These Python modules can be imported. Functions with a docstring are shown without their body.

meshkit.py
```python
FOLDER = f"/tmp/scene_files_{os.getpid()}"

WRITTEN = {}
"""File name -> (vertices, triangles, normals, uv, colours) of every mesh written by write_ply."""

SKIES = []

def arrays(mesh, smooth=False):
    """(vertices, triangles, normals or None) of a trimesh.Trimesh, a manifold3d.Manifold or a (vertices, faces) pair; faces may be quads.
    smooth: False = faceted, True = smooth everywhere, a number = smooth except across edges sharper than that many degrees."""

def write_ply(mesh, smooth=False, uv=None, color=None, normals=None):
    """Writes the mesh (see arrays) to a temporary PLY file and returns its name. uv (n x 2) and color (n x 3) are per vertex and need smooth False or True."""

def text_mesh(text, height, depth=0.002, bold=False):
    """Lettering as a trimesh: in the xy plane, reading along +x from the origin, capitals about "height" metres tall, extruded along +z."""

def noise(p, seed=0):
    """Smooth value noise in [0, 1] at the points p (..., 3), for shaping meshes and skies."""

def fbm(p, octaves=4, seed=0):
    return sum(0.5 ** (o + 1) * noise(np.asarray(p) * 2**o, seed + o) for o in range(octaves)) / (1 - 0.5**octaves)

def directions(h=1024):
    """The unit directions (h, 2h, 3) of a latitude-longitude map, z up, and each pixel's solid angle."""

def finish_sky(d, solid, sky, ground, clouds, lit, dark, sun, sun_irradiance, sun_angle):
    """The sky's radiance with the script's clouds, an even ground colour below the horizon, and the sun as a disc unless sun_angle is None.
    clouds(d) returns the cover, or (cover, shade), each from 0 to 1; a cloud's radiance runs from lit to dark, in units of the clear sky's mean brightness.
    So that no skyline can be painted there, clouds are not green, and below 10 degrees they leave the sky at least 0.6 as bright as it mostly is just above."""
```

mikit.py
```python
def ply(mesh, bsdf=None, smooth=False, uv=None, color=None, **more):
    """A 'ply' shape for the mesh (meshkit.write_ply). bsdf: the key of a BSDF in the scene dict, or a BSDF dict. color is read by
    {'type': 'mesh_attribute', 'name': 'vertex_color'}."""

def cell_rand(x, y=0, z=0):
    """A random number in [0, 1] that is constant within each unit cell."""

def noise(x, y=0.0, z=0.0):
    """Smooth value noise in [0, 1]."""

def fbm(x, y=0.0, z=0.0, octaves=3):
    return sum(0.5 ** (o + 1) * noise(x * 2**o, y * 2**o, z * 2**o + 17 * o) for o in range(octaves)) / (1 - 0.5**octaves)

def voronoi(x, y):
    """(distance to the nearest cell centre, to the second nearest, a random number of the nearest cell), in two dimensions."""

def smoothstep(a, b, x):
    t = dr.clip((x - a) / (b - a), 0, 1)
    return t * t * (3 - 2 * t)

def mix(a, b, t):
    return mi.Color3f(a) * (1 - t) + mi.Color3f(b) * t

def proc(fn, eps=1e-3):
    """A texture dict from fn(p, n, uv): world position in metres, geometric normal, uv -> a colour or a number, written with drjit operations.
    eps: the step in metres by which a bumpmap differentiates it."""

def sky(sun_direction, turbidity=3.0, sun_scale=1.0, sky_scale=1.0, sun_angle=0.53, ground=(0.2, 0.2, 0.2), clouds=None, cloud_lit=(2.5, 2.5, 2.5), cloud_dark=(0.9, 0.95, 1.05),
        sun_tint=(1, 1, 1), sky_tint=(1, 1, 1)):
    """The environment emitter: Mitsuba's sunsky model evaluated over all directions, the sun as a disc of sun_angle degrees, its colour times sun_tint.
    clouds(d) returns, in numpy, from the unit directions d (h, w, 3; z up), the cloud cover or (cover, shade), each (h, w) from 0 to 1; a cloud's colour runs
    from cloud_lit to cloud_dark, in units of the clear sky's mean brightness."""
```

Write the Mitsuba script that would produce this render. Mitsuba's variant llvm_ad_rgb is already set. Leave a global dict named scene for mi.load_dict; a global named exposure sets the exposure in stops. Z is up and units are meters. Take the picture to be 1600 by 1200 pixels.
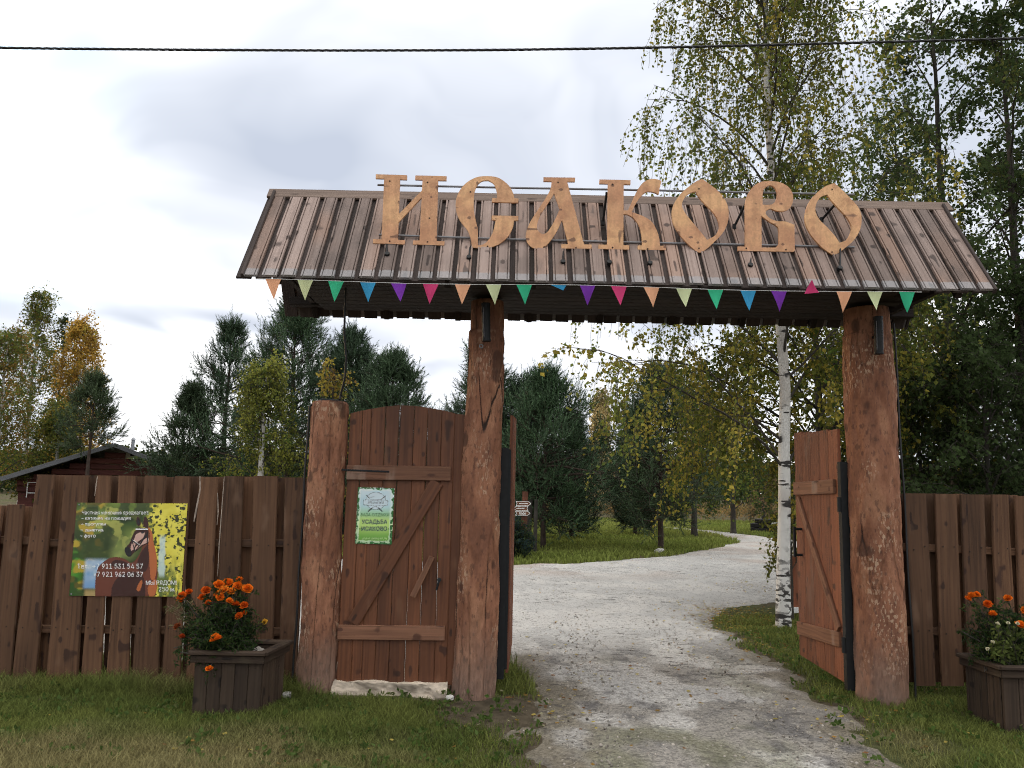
import math, numpy as np, trimesh, shapely, mitsuba as mi, drjit as dr, mikit, meshkit
from shapely.geometry import Polygon, Point
from shapely.ops import unary_union
from shapely import affinity
scene, labels = {}, {}
rng = np.random.default_rng(7)
T = mi.ScalarTransform4f

# ------------------------------------------------------------------ camera, sky, exposure
FOC, PITCH, ROLL, EYE = 1250.0, math.radians(7.5), math.radians(1.15), np.array([0, 0, 1.6])
_f = np.array([0, math.cos(PITCH), math.sin(PITCH)]); _r = np.array([1.0, 0, 0]); _u = np.array([0, -math.sin(PITCH), math.cos(PITCH)])
RIGHT, UP = math.cos(ROLL) * _r + math.sin(ROLL) * _u, math.cos(ROLL) * _u - math.sin(ROLL) * _r
scene['camera'] = {'type': 'perspective', 'fov': 2 * math.degrees(math.atan(800 / FOC)), 'fov_axis': 'x', 'near_clip': 0.1, 'far_clip': 2000.0,
                   'to_world': T().look_at(origin=EYE.tolist(), target=(EYE + _f).tolist(), up=UP.tolist())}
exposure = 3.95

def ray(x, y): return _f + (x - 800) / FOC * RIGHT - (y - 600) / FOC * UP
def at(x, y, Y):            # the place seen in direction (x, y) of the survey photo at distance Y
    d = ray(x, y); return EYE + d * Y / d[1]
def gr(x, y, z=0.0):        # the place on the ground
    d = ray(x, y); return EYE + d * (z - EYE[2]) / d[2]

def clouds(d):
    az = np.degrees(np.arctan2(d[..., 0], d[..., 1])); el = np.degrees(np.arcsin(np.clip(d[..., 2], -1, 1)))
    q = np.stack([d[..., 0] / (d[..., 2] + 0.30), d[..., 1] / (d[..., 2] + 0.30), d[..., 2] * 0], -1)
    w = np.stack([meshkit.fbm(q * 1.3 + 5, 4, 3), meshkit.fbm(q * 1.3 + 15, 4, 4), d[..., 2] * 0], -1) - 0.5
    qw = q + w * 0.9
    n = meshkit.fbm(qw * 1.6, 5, 11); fine = meshkit.fbm(qw * 4.5, 5, 21); wisp = meshkit.fbm(qw * [3, 9, 1], 4, 23)
    w2 = w[..., 0] * 16 + (fine - 0.5) * 7; w3 = w[..., 1] * 9 + (fine - 0.5) * 5
    def blob(a, e, ra, re): return np.exp(-((az + w2 - a) / ra) ** 2 - ((el + w3 - e) / re) ** 2)
    edge = np.clip((n - 0.46) * 7, 0, 1)
    shade = 0.925 - 0.11 * edge + (fine - 0.5) * 0.20 + (wisp - 0.5) * 0.12 - 0.02
    lift = 0.15 * blob(-27, 20.5, 5.5, 2.6) + 0.24 * blob(-24, 29, 4, 1.6) + 0.22 * blob(-29, 14.5, 6, 2.4) + 0.34 * blob(-23, 5, 9, 3.4) + 0.36 * blob(18, 5, 9, 4) + 0.30 * blob(31, 10, 6, 6) + 0.22 * blob(-19, 12.5, 9, 1.5)
    band = 0.16 * blob(-19, 9.3, 8, 1.5) + 0.10 * blob(-24, 18.0, 5, 1.2) + 0.10 * blob(-14, 22, 8, 5)
    zen = np.clip((el - 26) / 50, 0, 1)
    shade = shade - lift + band - 0.80 * zen - 0.16 * np.clip((np.abs(az) - 60) / 60, 0, 1)
    cover = 1 - 0.4 * np.clip(blob(-32, 22, 5.5, 8) * 1.3, 0, 1) * np.clip((n - 0.36) * 6, 0, 1)
    return np.clip(cover, 0, 1), np.clip(shade, 0, 1)

_sa, _se = math.radians(-52), math.radians(11)
scene['sky'] = mikit.sky([math.sin(_sa) * math.cos(_se), math.cos(_sa) * math.cos(_se), math.sin(_se)], turbidity=4, sun_scale=0.1, sun_angle=28, clouds=clouds,
                         cloud_lit=(2.95, 2.88, 2.76), cloud_dark=(0.645, 0.71, 0.84), sky_tint=(0.68, 1.0, 1.42), ground=(0.15, 0.14, 0.1))

# ------------------------------------------------------------------ helpers
def lab(key, label, cat=None, group=None, kind=None):
    d = {'label': label}
    if cat: d['category'] = cat
    if group: d['group'] = group
    if kind: d['kind'] = kind
    labels[key] = d
def numbered(key):
    if key not in scene and key not in labels and not any(k.startswith(key + '__') for k in scene): return key
    i = 1
    while f'{key}_{i:03d}' in scene or f'{key}_{i:03d}' in labels or any(k.startswith(f'{key}_{i:03d}__') for k in scene): i += 1
    return f'{key}_{i:03d}'
_cnt = {}
def put(name, mesh, bsdf, parent=None, smooth=False, uv=None, color=None):
    base = name if parent is None else parent + '__' + name
    c = _cnt.get(base, 0); _cnt[base] = c + 1
    key = base if c == 0 else f'{base}_{c:03d}'
    scene[key] = mikit.ply(mesh, bsdf, smooth=smooth, uv=uv, color=color)
    return key
def thing(name, label, cat, group=None):
    c = _cnt.get(name, 0); _cnt[name] = c + 1
    key = name if c == 0 else f'{name}_{c:03d}'
    lab(key, label, cat, group); return key
def norm(v): return v / np.maximum(np.linalg.norm(v, axis=-1, keepdims=True), 1e-9)

class Soup:                 # collects vertices, triangles and uv
    def __init__(s): s.v, s.f, s.uv, s.n = [], [], [], 0
    def add(s, v, f, uv=None):
        v = np.asarray(v, float); s.v.append(v); s.f.append(np.asarray(f, int) + s.n); s.n += len(v)
        s.uv.append(np.zeros((len(v), 2)) if uv is None else np.asarray(uv, float)); return s
    def get(s): return np.vstack(s.v), np.vstack(s.f), np.vstack(s.uv)
    def put(s, name, bsdf, parent=None, smooth=False):
        v, f, uv = s.get(); return put(name, (v, f), bsdf, parent, smooth, uv)
def frame(o, x, y, z):
    m = np.eye(4); m[:3, 0], m[:3, 1], m[:3, 2], m[:3, 3] = x, y, z, o; return m
def apply(m, v): return np.asarray(v) @ m[:3, :3].T + m[:3, 3]
_tone = [0]
def prism(sec, L, m=np.eye(4), nseg=1, wl=None, k=None, v0=0.0):
    """A board: closed section sec (n,2) in x,y swept along z from 0 to L with wavy(z)->(left, right) x-offsets; own uv (u across + 10k, v along)."""
    sec = np.asarray(sec, float); n = len(sec)
    if k is None: _tone[0] += 1; k = _tone[0]
    z = np.linspace(0, L, nseg + 1); V, Fc, UV = [], [], []
    mid = sec[:, 0].mean(); per = np.concatenate([[0], np.cumsum(np.linalg.norm(np.roll(sec, -1, 0) - sec, axis=1))])
    def place(p, zz):
        x = p[0] + (np.array([wl(t)[0 if p[0] < mid else 1] for t in zz]) if wl else 0)
        return np.stack([x + 0 * zz, np.full_like(zz, p[1]), zz], 1)
    for i in range(n):
        a, b = sec[i], sec[(i + 1) % n]; o = sum(map(len, V))
        V += [place(a, z), place(b, z)]
        UV += [np.stack([np.full_like(z, per[i] + 10 * k), z + v0], 1), np.stack([np.full_like(z, per[i + 1] + 10 * k), z + v0], 1)]
        for j in range(nseg): p, q = o + j, o + nseg + 1 + j; Fc += [[p, q, q + 1], [p, q + 1, p + 1]]
    tv, tf = trimesh.creation.triangulate_polygon(Polygon(sec), engine='earcut')
    for zz, flip in ((0.0, True), (L, False)):
        o = sum(map(len, V)); pts = np.vstack([place(p, np.array([zz])) for p in tv])
        V.append(pts); UV.append(np.stack([tv[:, 0] + 10 * k, tv[:, 1] + zz + v0], 1))
        Fc += [list(o + (t[::-1] if flip else t)) for t in tf]
    return apply(m, np.vstack(V)), np.array(Fc), np.vstack(UV)
def rect(w, t, c=0.003, x0=None, y0=None):
    x0 = -w / 2 if x0 is None else x0; y0 = -t / 2 if y0 is None else y0
    x1, y1 = x0 + w, y0 + t
    return [(x0 + c, y0), (x1 - c, y0), (x1, y0 + c), (x1, y1 - c), (x1 - c, y1), (x0 + c, y1), (x0, y1 - c), (x0, y0 + c)]
def bar(a, b, w, t, bsdf, name, parent, c=0.003, side=(0, -1, 0), k=None, get=False):
    """A squared bar from a to b, w wide, t thick (thickness along 'side')."""
    a, b = np.asarray(a, float), np.asarray(b, float); z = norm(b - a); y = np.asarray(side, float); y = norm(y - z * (y @ z)); x = np.cross(y, z)
    r = prism(rect(w, t, c), np.linalg.norm(b - a), frame(a, x, y, z), k=k)
    return r if get else Soup().add(*r).put(name, bsdf, parent)
def tubes(P, Rd, k=5):
    """Many polylines P (N,M,3) with radii (N,M) as one mesh."""
    P = np.asarray(P, float); Rd = np.broadcast_to(Rd, P.shape[:2]); N, M, _ = P.shape
    t = norm(np.gradient(P, axis=1)); ref = np.where(np.abs(t[..., 2:]) < 0.9, [0, 0, 1.0], [1.0, 0, 0])
    a = norm(np.cross(t, ref)); b = np.cross(t, a); g = np.arange(k) * 2 * np.pi / k
    V = P[:, :, None] + Rd[:, :, None, None] * (np.cos(g)[None, None, :, None] * a[:, :, None] + np.sin(g)[None, None, :, None] * b[:, :, None])
    i, j, q = np.meshgrid(np.arange(N), np.arange(M - 1), np.arange(k), indexing='ij'); o = i * M * k
    A, B, Cc, D = o + j * k + q, o + j * k + (q + 1) % k, o + (j + 1) * k + (q + 1) % k, o + (j + 1) * k + q
    F = np.stack([np.stack([A, B, Cc], -1), np.stack([A, Cc, D], -1)], 3).reshape(-1, 3)
    return V.reshape(-1, 3), F
def tube1(pts, r, k=8, n=None):
    pts = np.asarray(pts, float)
    if n and np.ndim(r): r = np.interp(np.linspace(0, len(pts) - 1, n), np.arange(len(pts)), r)
    if n: s = np.linspace(0, len(pts) - 1, n); pts = np.stack([np.interp(s, np.arange(len(pts)), pts[:, i]) for i in range(3)], 1)
    return tubes(pts[None], np.broadcast_to(r, (1, len(pts))), k)
def rodm(a, b, r, k=10):
    m = trimesh.creation.cylinder(r, segment=[a, b], sections=k); return m.vertices, m.faces
def merge(*ms):
    s = Soup()
    for m in ms: s.add(m[0], m[1])
    v, f, _ = s.get(); return v, f

# ------------------------------------------------------------------ materials
ns, fb, mixc, sst = mikit.noise, mikit.fbm, mikit.mix, mikit.smoothstep
def two(b): return {'type': 'twosided', 'bsdf': b}
def principled(color, rough=0.8, spec=0.3, bump=None, scale=0.002, eps=0.002, **kw):
    b = {'type': 'principled', 'base_color': color, 'roughness': rough, 'specular': spec, **kw}
    if bump: b = {'type': 'bumpmap', 'arbitrary': mikit.proc(bump, eps), 'scale': scale, 'bsdf': b}
    return two(b)
def rgb(*c): return {'type': 'rgb', 'value': list(c)}
def grain(uv, fx=90.0, fy=2.2):
    k = dr.floor(uv.x / 10); wx = uv.x + .012 * ns(uv.y * 3 + k * 2.3, k, 6.0)
    g = fb(wx * fx + k * 7.3, uv.y * fy + k * 3.1, k, 3)
    kn = ns(uv.x * 24 + k * 5, uv.y * 10 + k * 1.7, k)
    return g, kn, mikit.cell_rand(k, 3, 1), mikit.cell_rand(k, 5, 2)
def wood(c0, c1, knotc, tone=0.35, worn=None, wornamt=0.0):
    def fn(p, n, uv):
        g, kn, r1, r2 = grain(uv)
        c = mixc(c0, c1, dr.clip(g * 1.3 - 0.15 + (r2 - 0.5) * 0.5, 0, 1))
        c = mixc(c, knotc, sst(0.83, 0.93, kn) * 0.8)
        st = fb(p.x * 2.5, p.y * 2.5 + p.z * 1.7, p.z * 0.9, 3)
        c = c * (1 - tone * 0.5 + tone * r1) * (0.78 + 0.44 * st)
        if worn is not None: c = mixc(c, worn, sst(0.62, 0.78, fb(p.x * 9 + p.y * 5, p.z * 3, r1 * 9, 4)) * wornamt)
        return c
    return mikit.proc(fn)
def grainbump(p, n, uv):
    g, kn, _, _ = grain(uv, 130.0, 3.0); return g + 0.5 * kn
scene['fence_wood'] = principled(wood((.046, .0225, .0115), (.108, .054, .028), (.022, .010, .007), 0.75, (.16, .095, .06), .5), .75, .3, grainbump, .0025)
scene['gate_wood'] = principled(wood((.066, .0235, .0100), (.138, .050, .021), (.03, .011, .006), 0.4, (.17, .085, .045), .4), .6, .35, grainbump, .002)
scene['leaf_wood'] = principled(wood((.080, .027, .014), (.20, .066, .030), (.035, .014, .008), 0.9, (.16, .10, .075), .4), .65, .35, grainbump, .002)
scene['bar_wood'] = principled(wood((.10, .045, .025), (.20, .095, .055), (.05, .02, .012), 0.3, (.24, .17, .13), .6), .7, .3, grainbump, .002)
scene['planter_wood'] = principled(wood((.026, .0165, .011), (.052, .034, .022), (.010, .007, .006), 0.5, (.065, .052, .032), .4), .8, .3, grainbump, .002)
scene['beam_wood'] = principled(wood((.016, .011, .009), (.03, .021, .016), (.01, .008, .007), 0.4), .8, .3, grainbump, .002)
scene['cabin_wood'] = principled(wood((.06, .018, .014), (.10, .032, .024), (.03, .01, .01), 0.3), .8, .3)
def roofcol(p, n, uv):
    g, kn, r1, r2 = grain(uv, 60.0, 1.1)
    c = mixc((.165, .122, .105), (.255, .195, .170), dr.clip(g * 1.4 - .2, 0, 1))
    c = mixc(c, (.30, .18, .125), sst(.45, .8, ns(p.x * 1.3, p.y * 3 + r1 * 9, 4.0) * .6 + r2 * .4) * .5)
    c = mixc(c, (.04, .028, .024), sst(.80, .93, kn) * .85)
    c = mixc(c, (.09, .07, .062), sst(.5, .8, fb(p.x * 6, p.y * 3, p.z * 3, 4)) * .5)
    c = c * (.60 + .72 * r1)
    end = sst(.085, .07, uv.y + (ns(uv.x * 60, 2.0) - .5) * .006) * sst(-.5, -.4, uv.y)
    return mixc(c, (.27, .275, .285), end * .6)
scene['roof_wood'] = principled(mikit.proc(roofcol), .8, .35, grainbump, .003)
def roofdark(p, n, uv): return roofcol(p, n, uv) * .42
scene['ridge_wood'] = principled(wood((.10, .072, .058), (.17, .125, .10), (.05, .035, .03), .4), .8, .3, grainbump, .003)
scene['roof_wood_dark'] = principled(mikit.proc(lambda p, n, uv: mixc((.03, .023, .021), (.062, .047, .042), grain(uv)[0]) * (.7 + .6 * grain(uv)[2])), .85, .3, grainbump, .003)  # recessed lower boards; shade between and under the boards is put into this colour
def logcol(p, n, uv):
    big = fb(p.x * 4.0, p.y * 4.0, p.z * 1.6, 4); fibre = fb(p.x * 85, p.y * 85, p.z * 13, 3); fine = fb(p.x * 110, p.y * 110, p.z * 60, 2); med = fb(p.x * 12, p.y * 12, p.z * 3.2 + 3, 4)
    c = mixc((.155, .064, .035), (.270, .122, .070), dr.clip(big * 1.8 - .4, 0, 1))
    c = mixc(c, (.34, .175, .10), sst(.50, .70, med) * .45); c = mixc(c, (.10, .042, .026), sst(.50, .32, med) * .45)
    c = c * (.60 + .45 * fibre + .35 * fine)
    zone = sst(.48, .66, fb(p.x * 5 + 9, p.y * 5, p.z * 2.2, 3)); fl = fb(p.x * 90 + 3, p.y * 90, p.z * 28, 4)
    c = mixc(c, (.44, .31, .21), sst(.56, .64, fl) * .65 * zone); c = mixc(c, (.055, .028, .019), sst(.60, .70, fb(p.x * 55, p.y * 55 + 5, p.z * 18, 4)) * .55)
    cr = dr.abs(ns(p.x * 9, p.y * 9, p.z * .55) - .5); c = mixc(c, (.028, .016, .012), sst(.012, .003, cr) * sst(.45, .6, ns(p.x * 5, p.y * 5, p.z * 1.3 + 7)))
    c = mixc(c, (.05, .024, .016), sst(.76, .86, ns(p.x * 8, p.y * 8, p.z * 6)) * .75)
    low = sst(.65, .0, p.z + (big - .5) * .7)
    return mixc(c, mi.Color3f(.165, .122, .098) * (.6 + .8 * fibre), low * .65)
def logbump(p, n, uv):
    cr = dr.abs(ns(p.x * 9, p.y * 9, p.z * .55) - .5)
    return .7 * fb(p.x * 85, p.y * 85, p.z * 13, 3) + .7 * fb(p.x * 20, p.y * 20, p.z * 7, 4) + .8 * sst(.0, .02, cr)
scene['log_bark'] = principled(mikit.proc(logcol), .85, .3, logbump, .014)
def plycol(p, n, uv):
    a = fb(p.x * 3.1, p.z * 5.3, p.y, 4); b = fb(p.x * 40, p.z * 9, 3.0, 3); s = fb(p.x * 11, p.z * 13, 7.0, 4)
    c = mixc((.62, .36, .18), (.50, .26, .14), sst(.3, .7, a)); c = c * (.80 + .4 * b)
    c = mixc(c, (.38, .18, .095), sst(.48, .78, s) * .55); c = c * (.88 + .24 * fb(p.x * 90, p.z * 90, 1.0, 2))
    return mixc(c, (.12, .06, .04), sst(.84, .93, ns(p.x * 19.3, p.z * 24.1, 2.0)) * .8)
scene['letter_board'] = principled(mikit.proc(plycol), .6, .4)
def plain(key, c, rough=.6, spec=.4, var=.25, f=30., **kw):
    scene[key] = principled(mikit.proc(lambda p, n, uv: mi.Color3f(*c) * (1 - var + 2 * var * fb(p.x * f, p.y * f, p.z * f, 3))), rough, spec, **kw)
plain('black_metal', (.010, .011, .012), .55, .25)
plain('steel', (.16, .16, .17), .45, .5)
plain('chrome', (.6, .6, .62), .2, .5, .1, metallic=1.0)
plain('cable_black', (.012, .012, .013), .5, .4)
plain('concrete', (.46, .39, .31), .9, .3, .5, 22.)
plain('soil', (.05, .035, .025), .95, .2, .5, 40.)
plain('rusty_nail', (.03, .018, .012), .7, .3, .4, 60.)
plain('dry_stalk', (.16, .13, .08), .9, .2, .4, 60.)
plain('pale_wood', (.33, .27, .22), .9, .2, .5, 40.)
plain('pale_soil', (.30, .28, .25), .95, .2, .5, 60.)
plain('stone_grey', (.42, .41, .38), .9, .3, .25, 8.)
plain('tin', (.20, .21, .23), .45, .5, .2, 3.)
plain('tin_dark', (.085, .088, .095), .5, .4, .2, 3.)
plain('pine_bark', (.055, .040, .032), .9, .2, .5, 8.)
plain('dark_bark', (.045, .040, .034), .9, .2, .5, 8.)
plain('white_paint', (.6, .6, .58), .6, .3, .1, 9.)
plain('dark_timber', (.018, .017, .017), .7, .3, .4, 6.)
def birchcol(p, n, uv):
    h = fb(uv.x * 4 + 2, uv.y * 22, 1.0, 3); d = fb(uv.x * 5, uv.y * 5 + 5, 4.0, 3); base = sst(1.1, .1, uv.y + (d - .5) * 1.2)
    c = mixc((.46, .45, .42), (.60, .59, .56), fb(uv.x * 9, uv.y * 9, 3.0, 3)); c = mixc(c, (.30, .26, .22), sst(.5, .75, fb(uv.x * 2, uv.y * 2, 8.0, 3)) * .5)
    c = mixc(c, (.03, .028, .026), sst(.60, .66, h) * sst(.42, .56, d))
    return mixc(c, (.03, .028, .025), base * sst(.50, .57, fb(uv.x * 16, uv.y * 34, 2.0, 4)))
scene['birch_bark'] = principled(mikit.proc(birchcol), .75, .3)
vc = {'type': 'mesh_attribute', 'name': 'vertex_color'}
scene['leaf'] = {'type': 'principledthin', 'base_color': vc, 'roughness': .6, 'spec_trans': 0.0, 'diff_trans': 1.15, 'eta': 1.35}
scene['needle'] = two({'type': 'principled', 'base_color': vc, 'roughness': .6, 'specular': .3})
scene['grass_blade'] = {'type': 'principledthin', 'base_color': vc, 'roughness': .6, 'spec_trans': 0.0, 'diff_trans': .7, 'eta': 1.4}
scene['petal'] = {'type': 'principledthin', 'base_color': vc, 'roughness': .7, 'spec_trans': 0.0, 'diff_trans': .6, 'eta': 1.4}
scene['pebble'] = two({'type': 'diffuse', 'reflectance': vc})
def groundcol(p, n, uv):
    a = fb(p.x * 1.3, p.y * 1.3, 2.0, 4); b = fb(p.x * 14, p.y * 14, 5.0, 3)
    c = mixc((.062, .050, .034), (.050, .055, .022), sst(.45, .65, a)); c = c * (.6 + .8 * b)
    return mixc(c, (.10, .085, .05), sst(.55, .75, fb(p.x * 2.7 + 4, p.y * 2.7, 1.0, 3)) * .6)
scene['earth'] = principled(mikit.proc(groundcol), .95, .1, lambda p, n, uv: fb(p.x * 25, p.y * 25, 1.0, 3), .02, .004)
def drivecol(p, n, uv):
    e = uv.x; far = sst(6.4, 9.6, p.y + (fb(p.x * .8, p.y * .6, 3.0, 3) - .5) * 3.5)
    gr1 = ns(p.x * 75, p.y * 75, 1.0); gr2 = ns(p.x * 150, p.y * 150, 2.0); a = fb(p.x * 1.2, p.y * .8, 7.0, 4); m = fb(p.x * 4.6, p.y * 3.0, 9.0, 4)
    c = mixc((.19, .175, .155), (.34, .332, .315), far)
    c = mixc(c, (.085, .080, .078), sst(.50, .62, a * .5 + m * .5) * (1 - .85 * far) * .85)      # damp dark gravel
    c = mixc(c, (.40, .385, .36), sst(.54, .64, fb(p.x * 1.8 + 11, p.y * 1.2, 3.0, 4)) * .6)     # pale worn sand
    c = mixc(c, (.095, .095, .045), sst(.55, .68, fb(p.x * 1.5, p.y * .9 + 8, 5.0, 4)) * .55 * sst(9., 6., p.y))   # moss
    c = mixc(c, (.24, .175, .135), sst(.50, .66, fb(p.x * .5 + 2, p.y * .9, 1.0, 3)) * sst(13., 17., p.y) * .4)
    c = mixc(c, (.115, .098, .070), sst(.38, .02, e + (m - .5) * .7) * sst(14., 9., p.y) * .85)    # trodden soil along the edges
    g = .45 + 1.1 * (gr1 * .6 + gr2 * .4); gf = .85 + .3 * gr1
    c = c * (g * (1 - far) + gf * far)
    spk = sst(.66, .74, fb(p.x * 7, p.y * 20, 4.0, 4)) * sst(.42, .6, fb(p.x * .9, p.y * .9 + 3, 6.0, 3)); spk2 = sst(.74, .8, ns(p.x * 26, p.y * 40, 6.0))
    return mixc(c, (.055, .05, .045), dr.maximum(spk * .75, spk2 * .45))
def drivebump(p, n, uv): return ns(p.x * 75, p.y * 75, 1.0) * .6 + ns(p.x * 30, p.y * 30, 5.0) + ns(p.x * 150, p.y * 150, 2.0) * .3
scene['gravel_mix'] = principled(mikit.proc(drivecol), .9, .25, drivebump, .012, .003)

# ------------------------------------------------------------------ ground and driveway
def gz(x, y):
    p = np.stack([x, y, x * 0], -1)
    near = np.exp(-np.maximum(0, y - 12) / 20)
    z = (meshkit.fbm(p * .35, 3, 1) - .5) * .10 * near + (meshkit.fbm(p * 1.7, 3, 2) - .5) * .035 * near
    gate = np.exp(-((y - 6.6) / .5) ** 2)
    return z * (1 - .7 * gate) - .012
def P2(*pts): return [tuple(gr(x, y)[:2]) for x, y in pts]
near_strip = P2((1420, 1199), (1330, 1130), (1255, 1065), (1190, 1022), (1118, 978), (1128, 948), (1195, 938))
main = Polygon([(-.3, -6), (.02, 3.5)] + P2((850, 1199), (838, 1130), (850, 1085), (838, 1062), (806, 1030)) + [(-.5, 7.9), (-1.3, 7.15), (-7, 7.3), (-9, 18.6)] + P2((797, 881), (900, 880), (1040, 869), (1135, 853), (1150, 846), (1120, 836), (1085, 830), (1040, 826), (960, 823)) +
               P2((1000, 820), (1080, 826), (1110, 829), (1160, 834), (1215, 841), (1300, 848)) + [(9, 16), (6, 11.6)] + near_strip[::-1] + [(2.4, 3.0), (3.2, 1.0), (4.5, -6)])
if not main.is_valid: main = main.buffer(0)
main = max(getattr(main, 'geoms', [main]), key=lambda g: g.area)
def indrive(x, y):          # > 0 inside the gravel, in metres from its ragged edge
    shp = np.shape(x); pt = shapely.points(np.ravel(x), np.ravel(y))
    s = np.where(shapely.contains(main, pt), 1, -1) * shapely.distance(main.exterior, pt); s = s.reshape(shp)
    p = np.stack([x, y, x * 0], -1)
    return s + (meshkit.fbm(p * 1.6, 3, 8) - .5) * .5 + (meshkit.fbm(p * 7, 3, 9) - .5) * .22
def grid(xs, ys, zf, keep=None):
    X, Y = np.meshgrid(xs, ys, indexing='ij'); Z, ok = zf(X, Y); V = np.stack([X, Y, Z], -1).reshape(-1, 3)
    i, j = np.meshgrid(np.arange(len(xs) - 1), np.arange(len(ys) - 1), indexing='ij'); n = len(ys); a = i * n + j
    q = np.stack([a, a + n, a + n + 1, a + 1], -1).reshape(-1, 4)
    if ok is not None: q = q[ok.reshape(-1)[q].any(1)]
    used = np.unique(q); mp = np.zeros(len(V), int); mp[used] = np.arange(len(used))
    q = mp[q]; return V[used], np.vstack([q[:, [0, 1, 2]], q[:, [0, 2, 3]]])
def spread(*seg):
    return np.unique(np.concatenate([np.linspace(a, b, n) for a, b, n in seg]).round(4))
gv = grid(spread((-600, -60, 10), (-60, -7, 24), (-7, 7, 141), (7, 60, 24), (60, 600, 10)), spread((-600, -20, 8), (-20, 2, 12), (2, 12, 101), (12, 40, 60), (40, 120, 20), (120, 900, 10)), lambda x, y: (gz(x, y), None))
put('ground', gv, 'earth', smooth=True); lab('ground', 'dark earth ground with moss and dry grass patches', 'ground', kind='structure')
def dz(x, y):
    s = indrive(x, y); rut = .018 * np.exp(-((x - .55 - .05 * (y - 5)) / .22) ** 2) + .018 * np.exp(-((x - 1.95 + .03 * (y - 5)) / .22) ** 2)
    p = np.stack([x, y, x * 0], -1); bump = (meshkit.fbm(p * 5, 3, 14) - .5) * .02 * np.exp(-np.maximum(0, y - 10) / 8)
    return gz(x, y) + np.clip(s * .10, -.04, .024) - (rut * np.exp(-np.maximum(0, y - 9) / 3) - bump) * (s > .1) * .6, s > -.25
_g = grid(spread((-9.5, -2, 40), (-2, 5, 176), (5, 24, 80)), spread((-6, 3.5, 30), (3.5, 11, 188), (11, 21, 120), (21, 46, 110)), dz)
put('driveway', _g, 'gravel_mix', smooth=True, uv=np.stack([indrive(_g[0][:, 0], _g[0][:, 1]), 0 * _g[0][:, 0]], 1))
lab('driveway', 'pale grey gravel driveway with dark damp patches leading through the gate', 'driveway', kind='structure')

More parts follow.
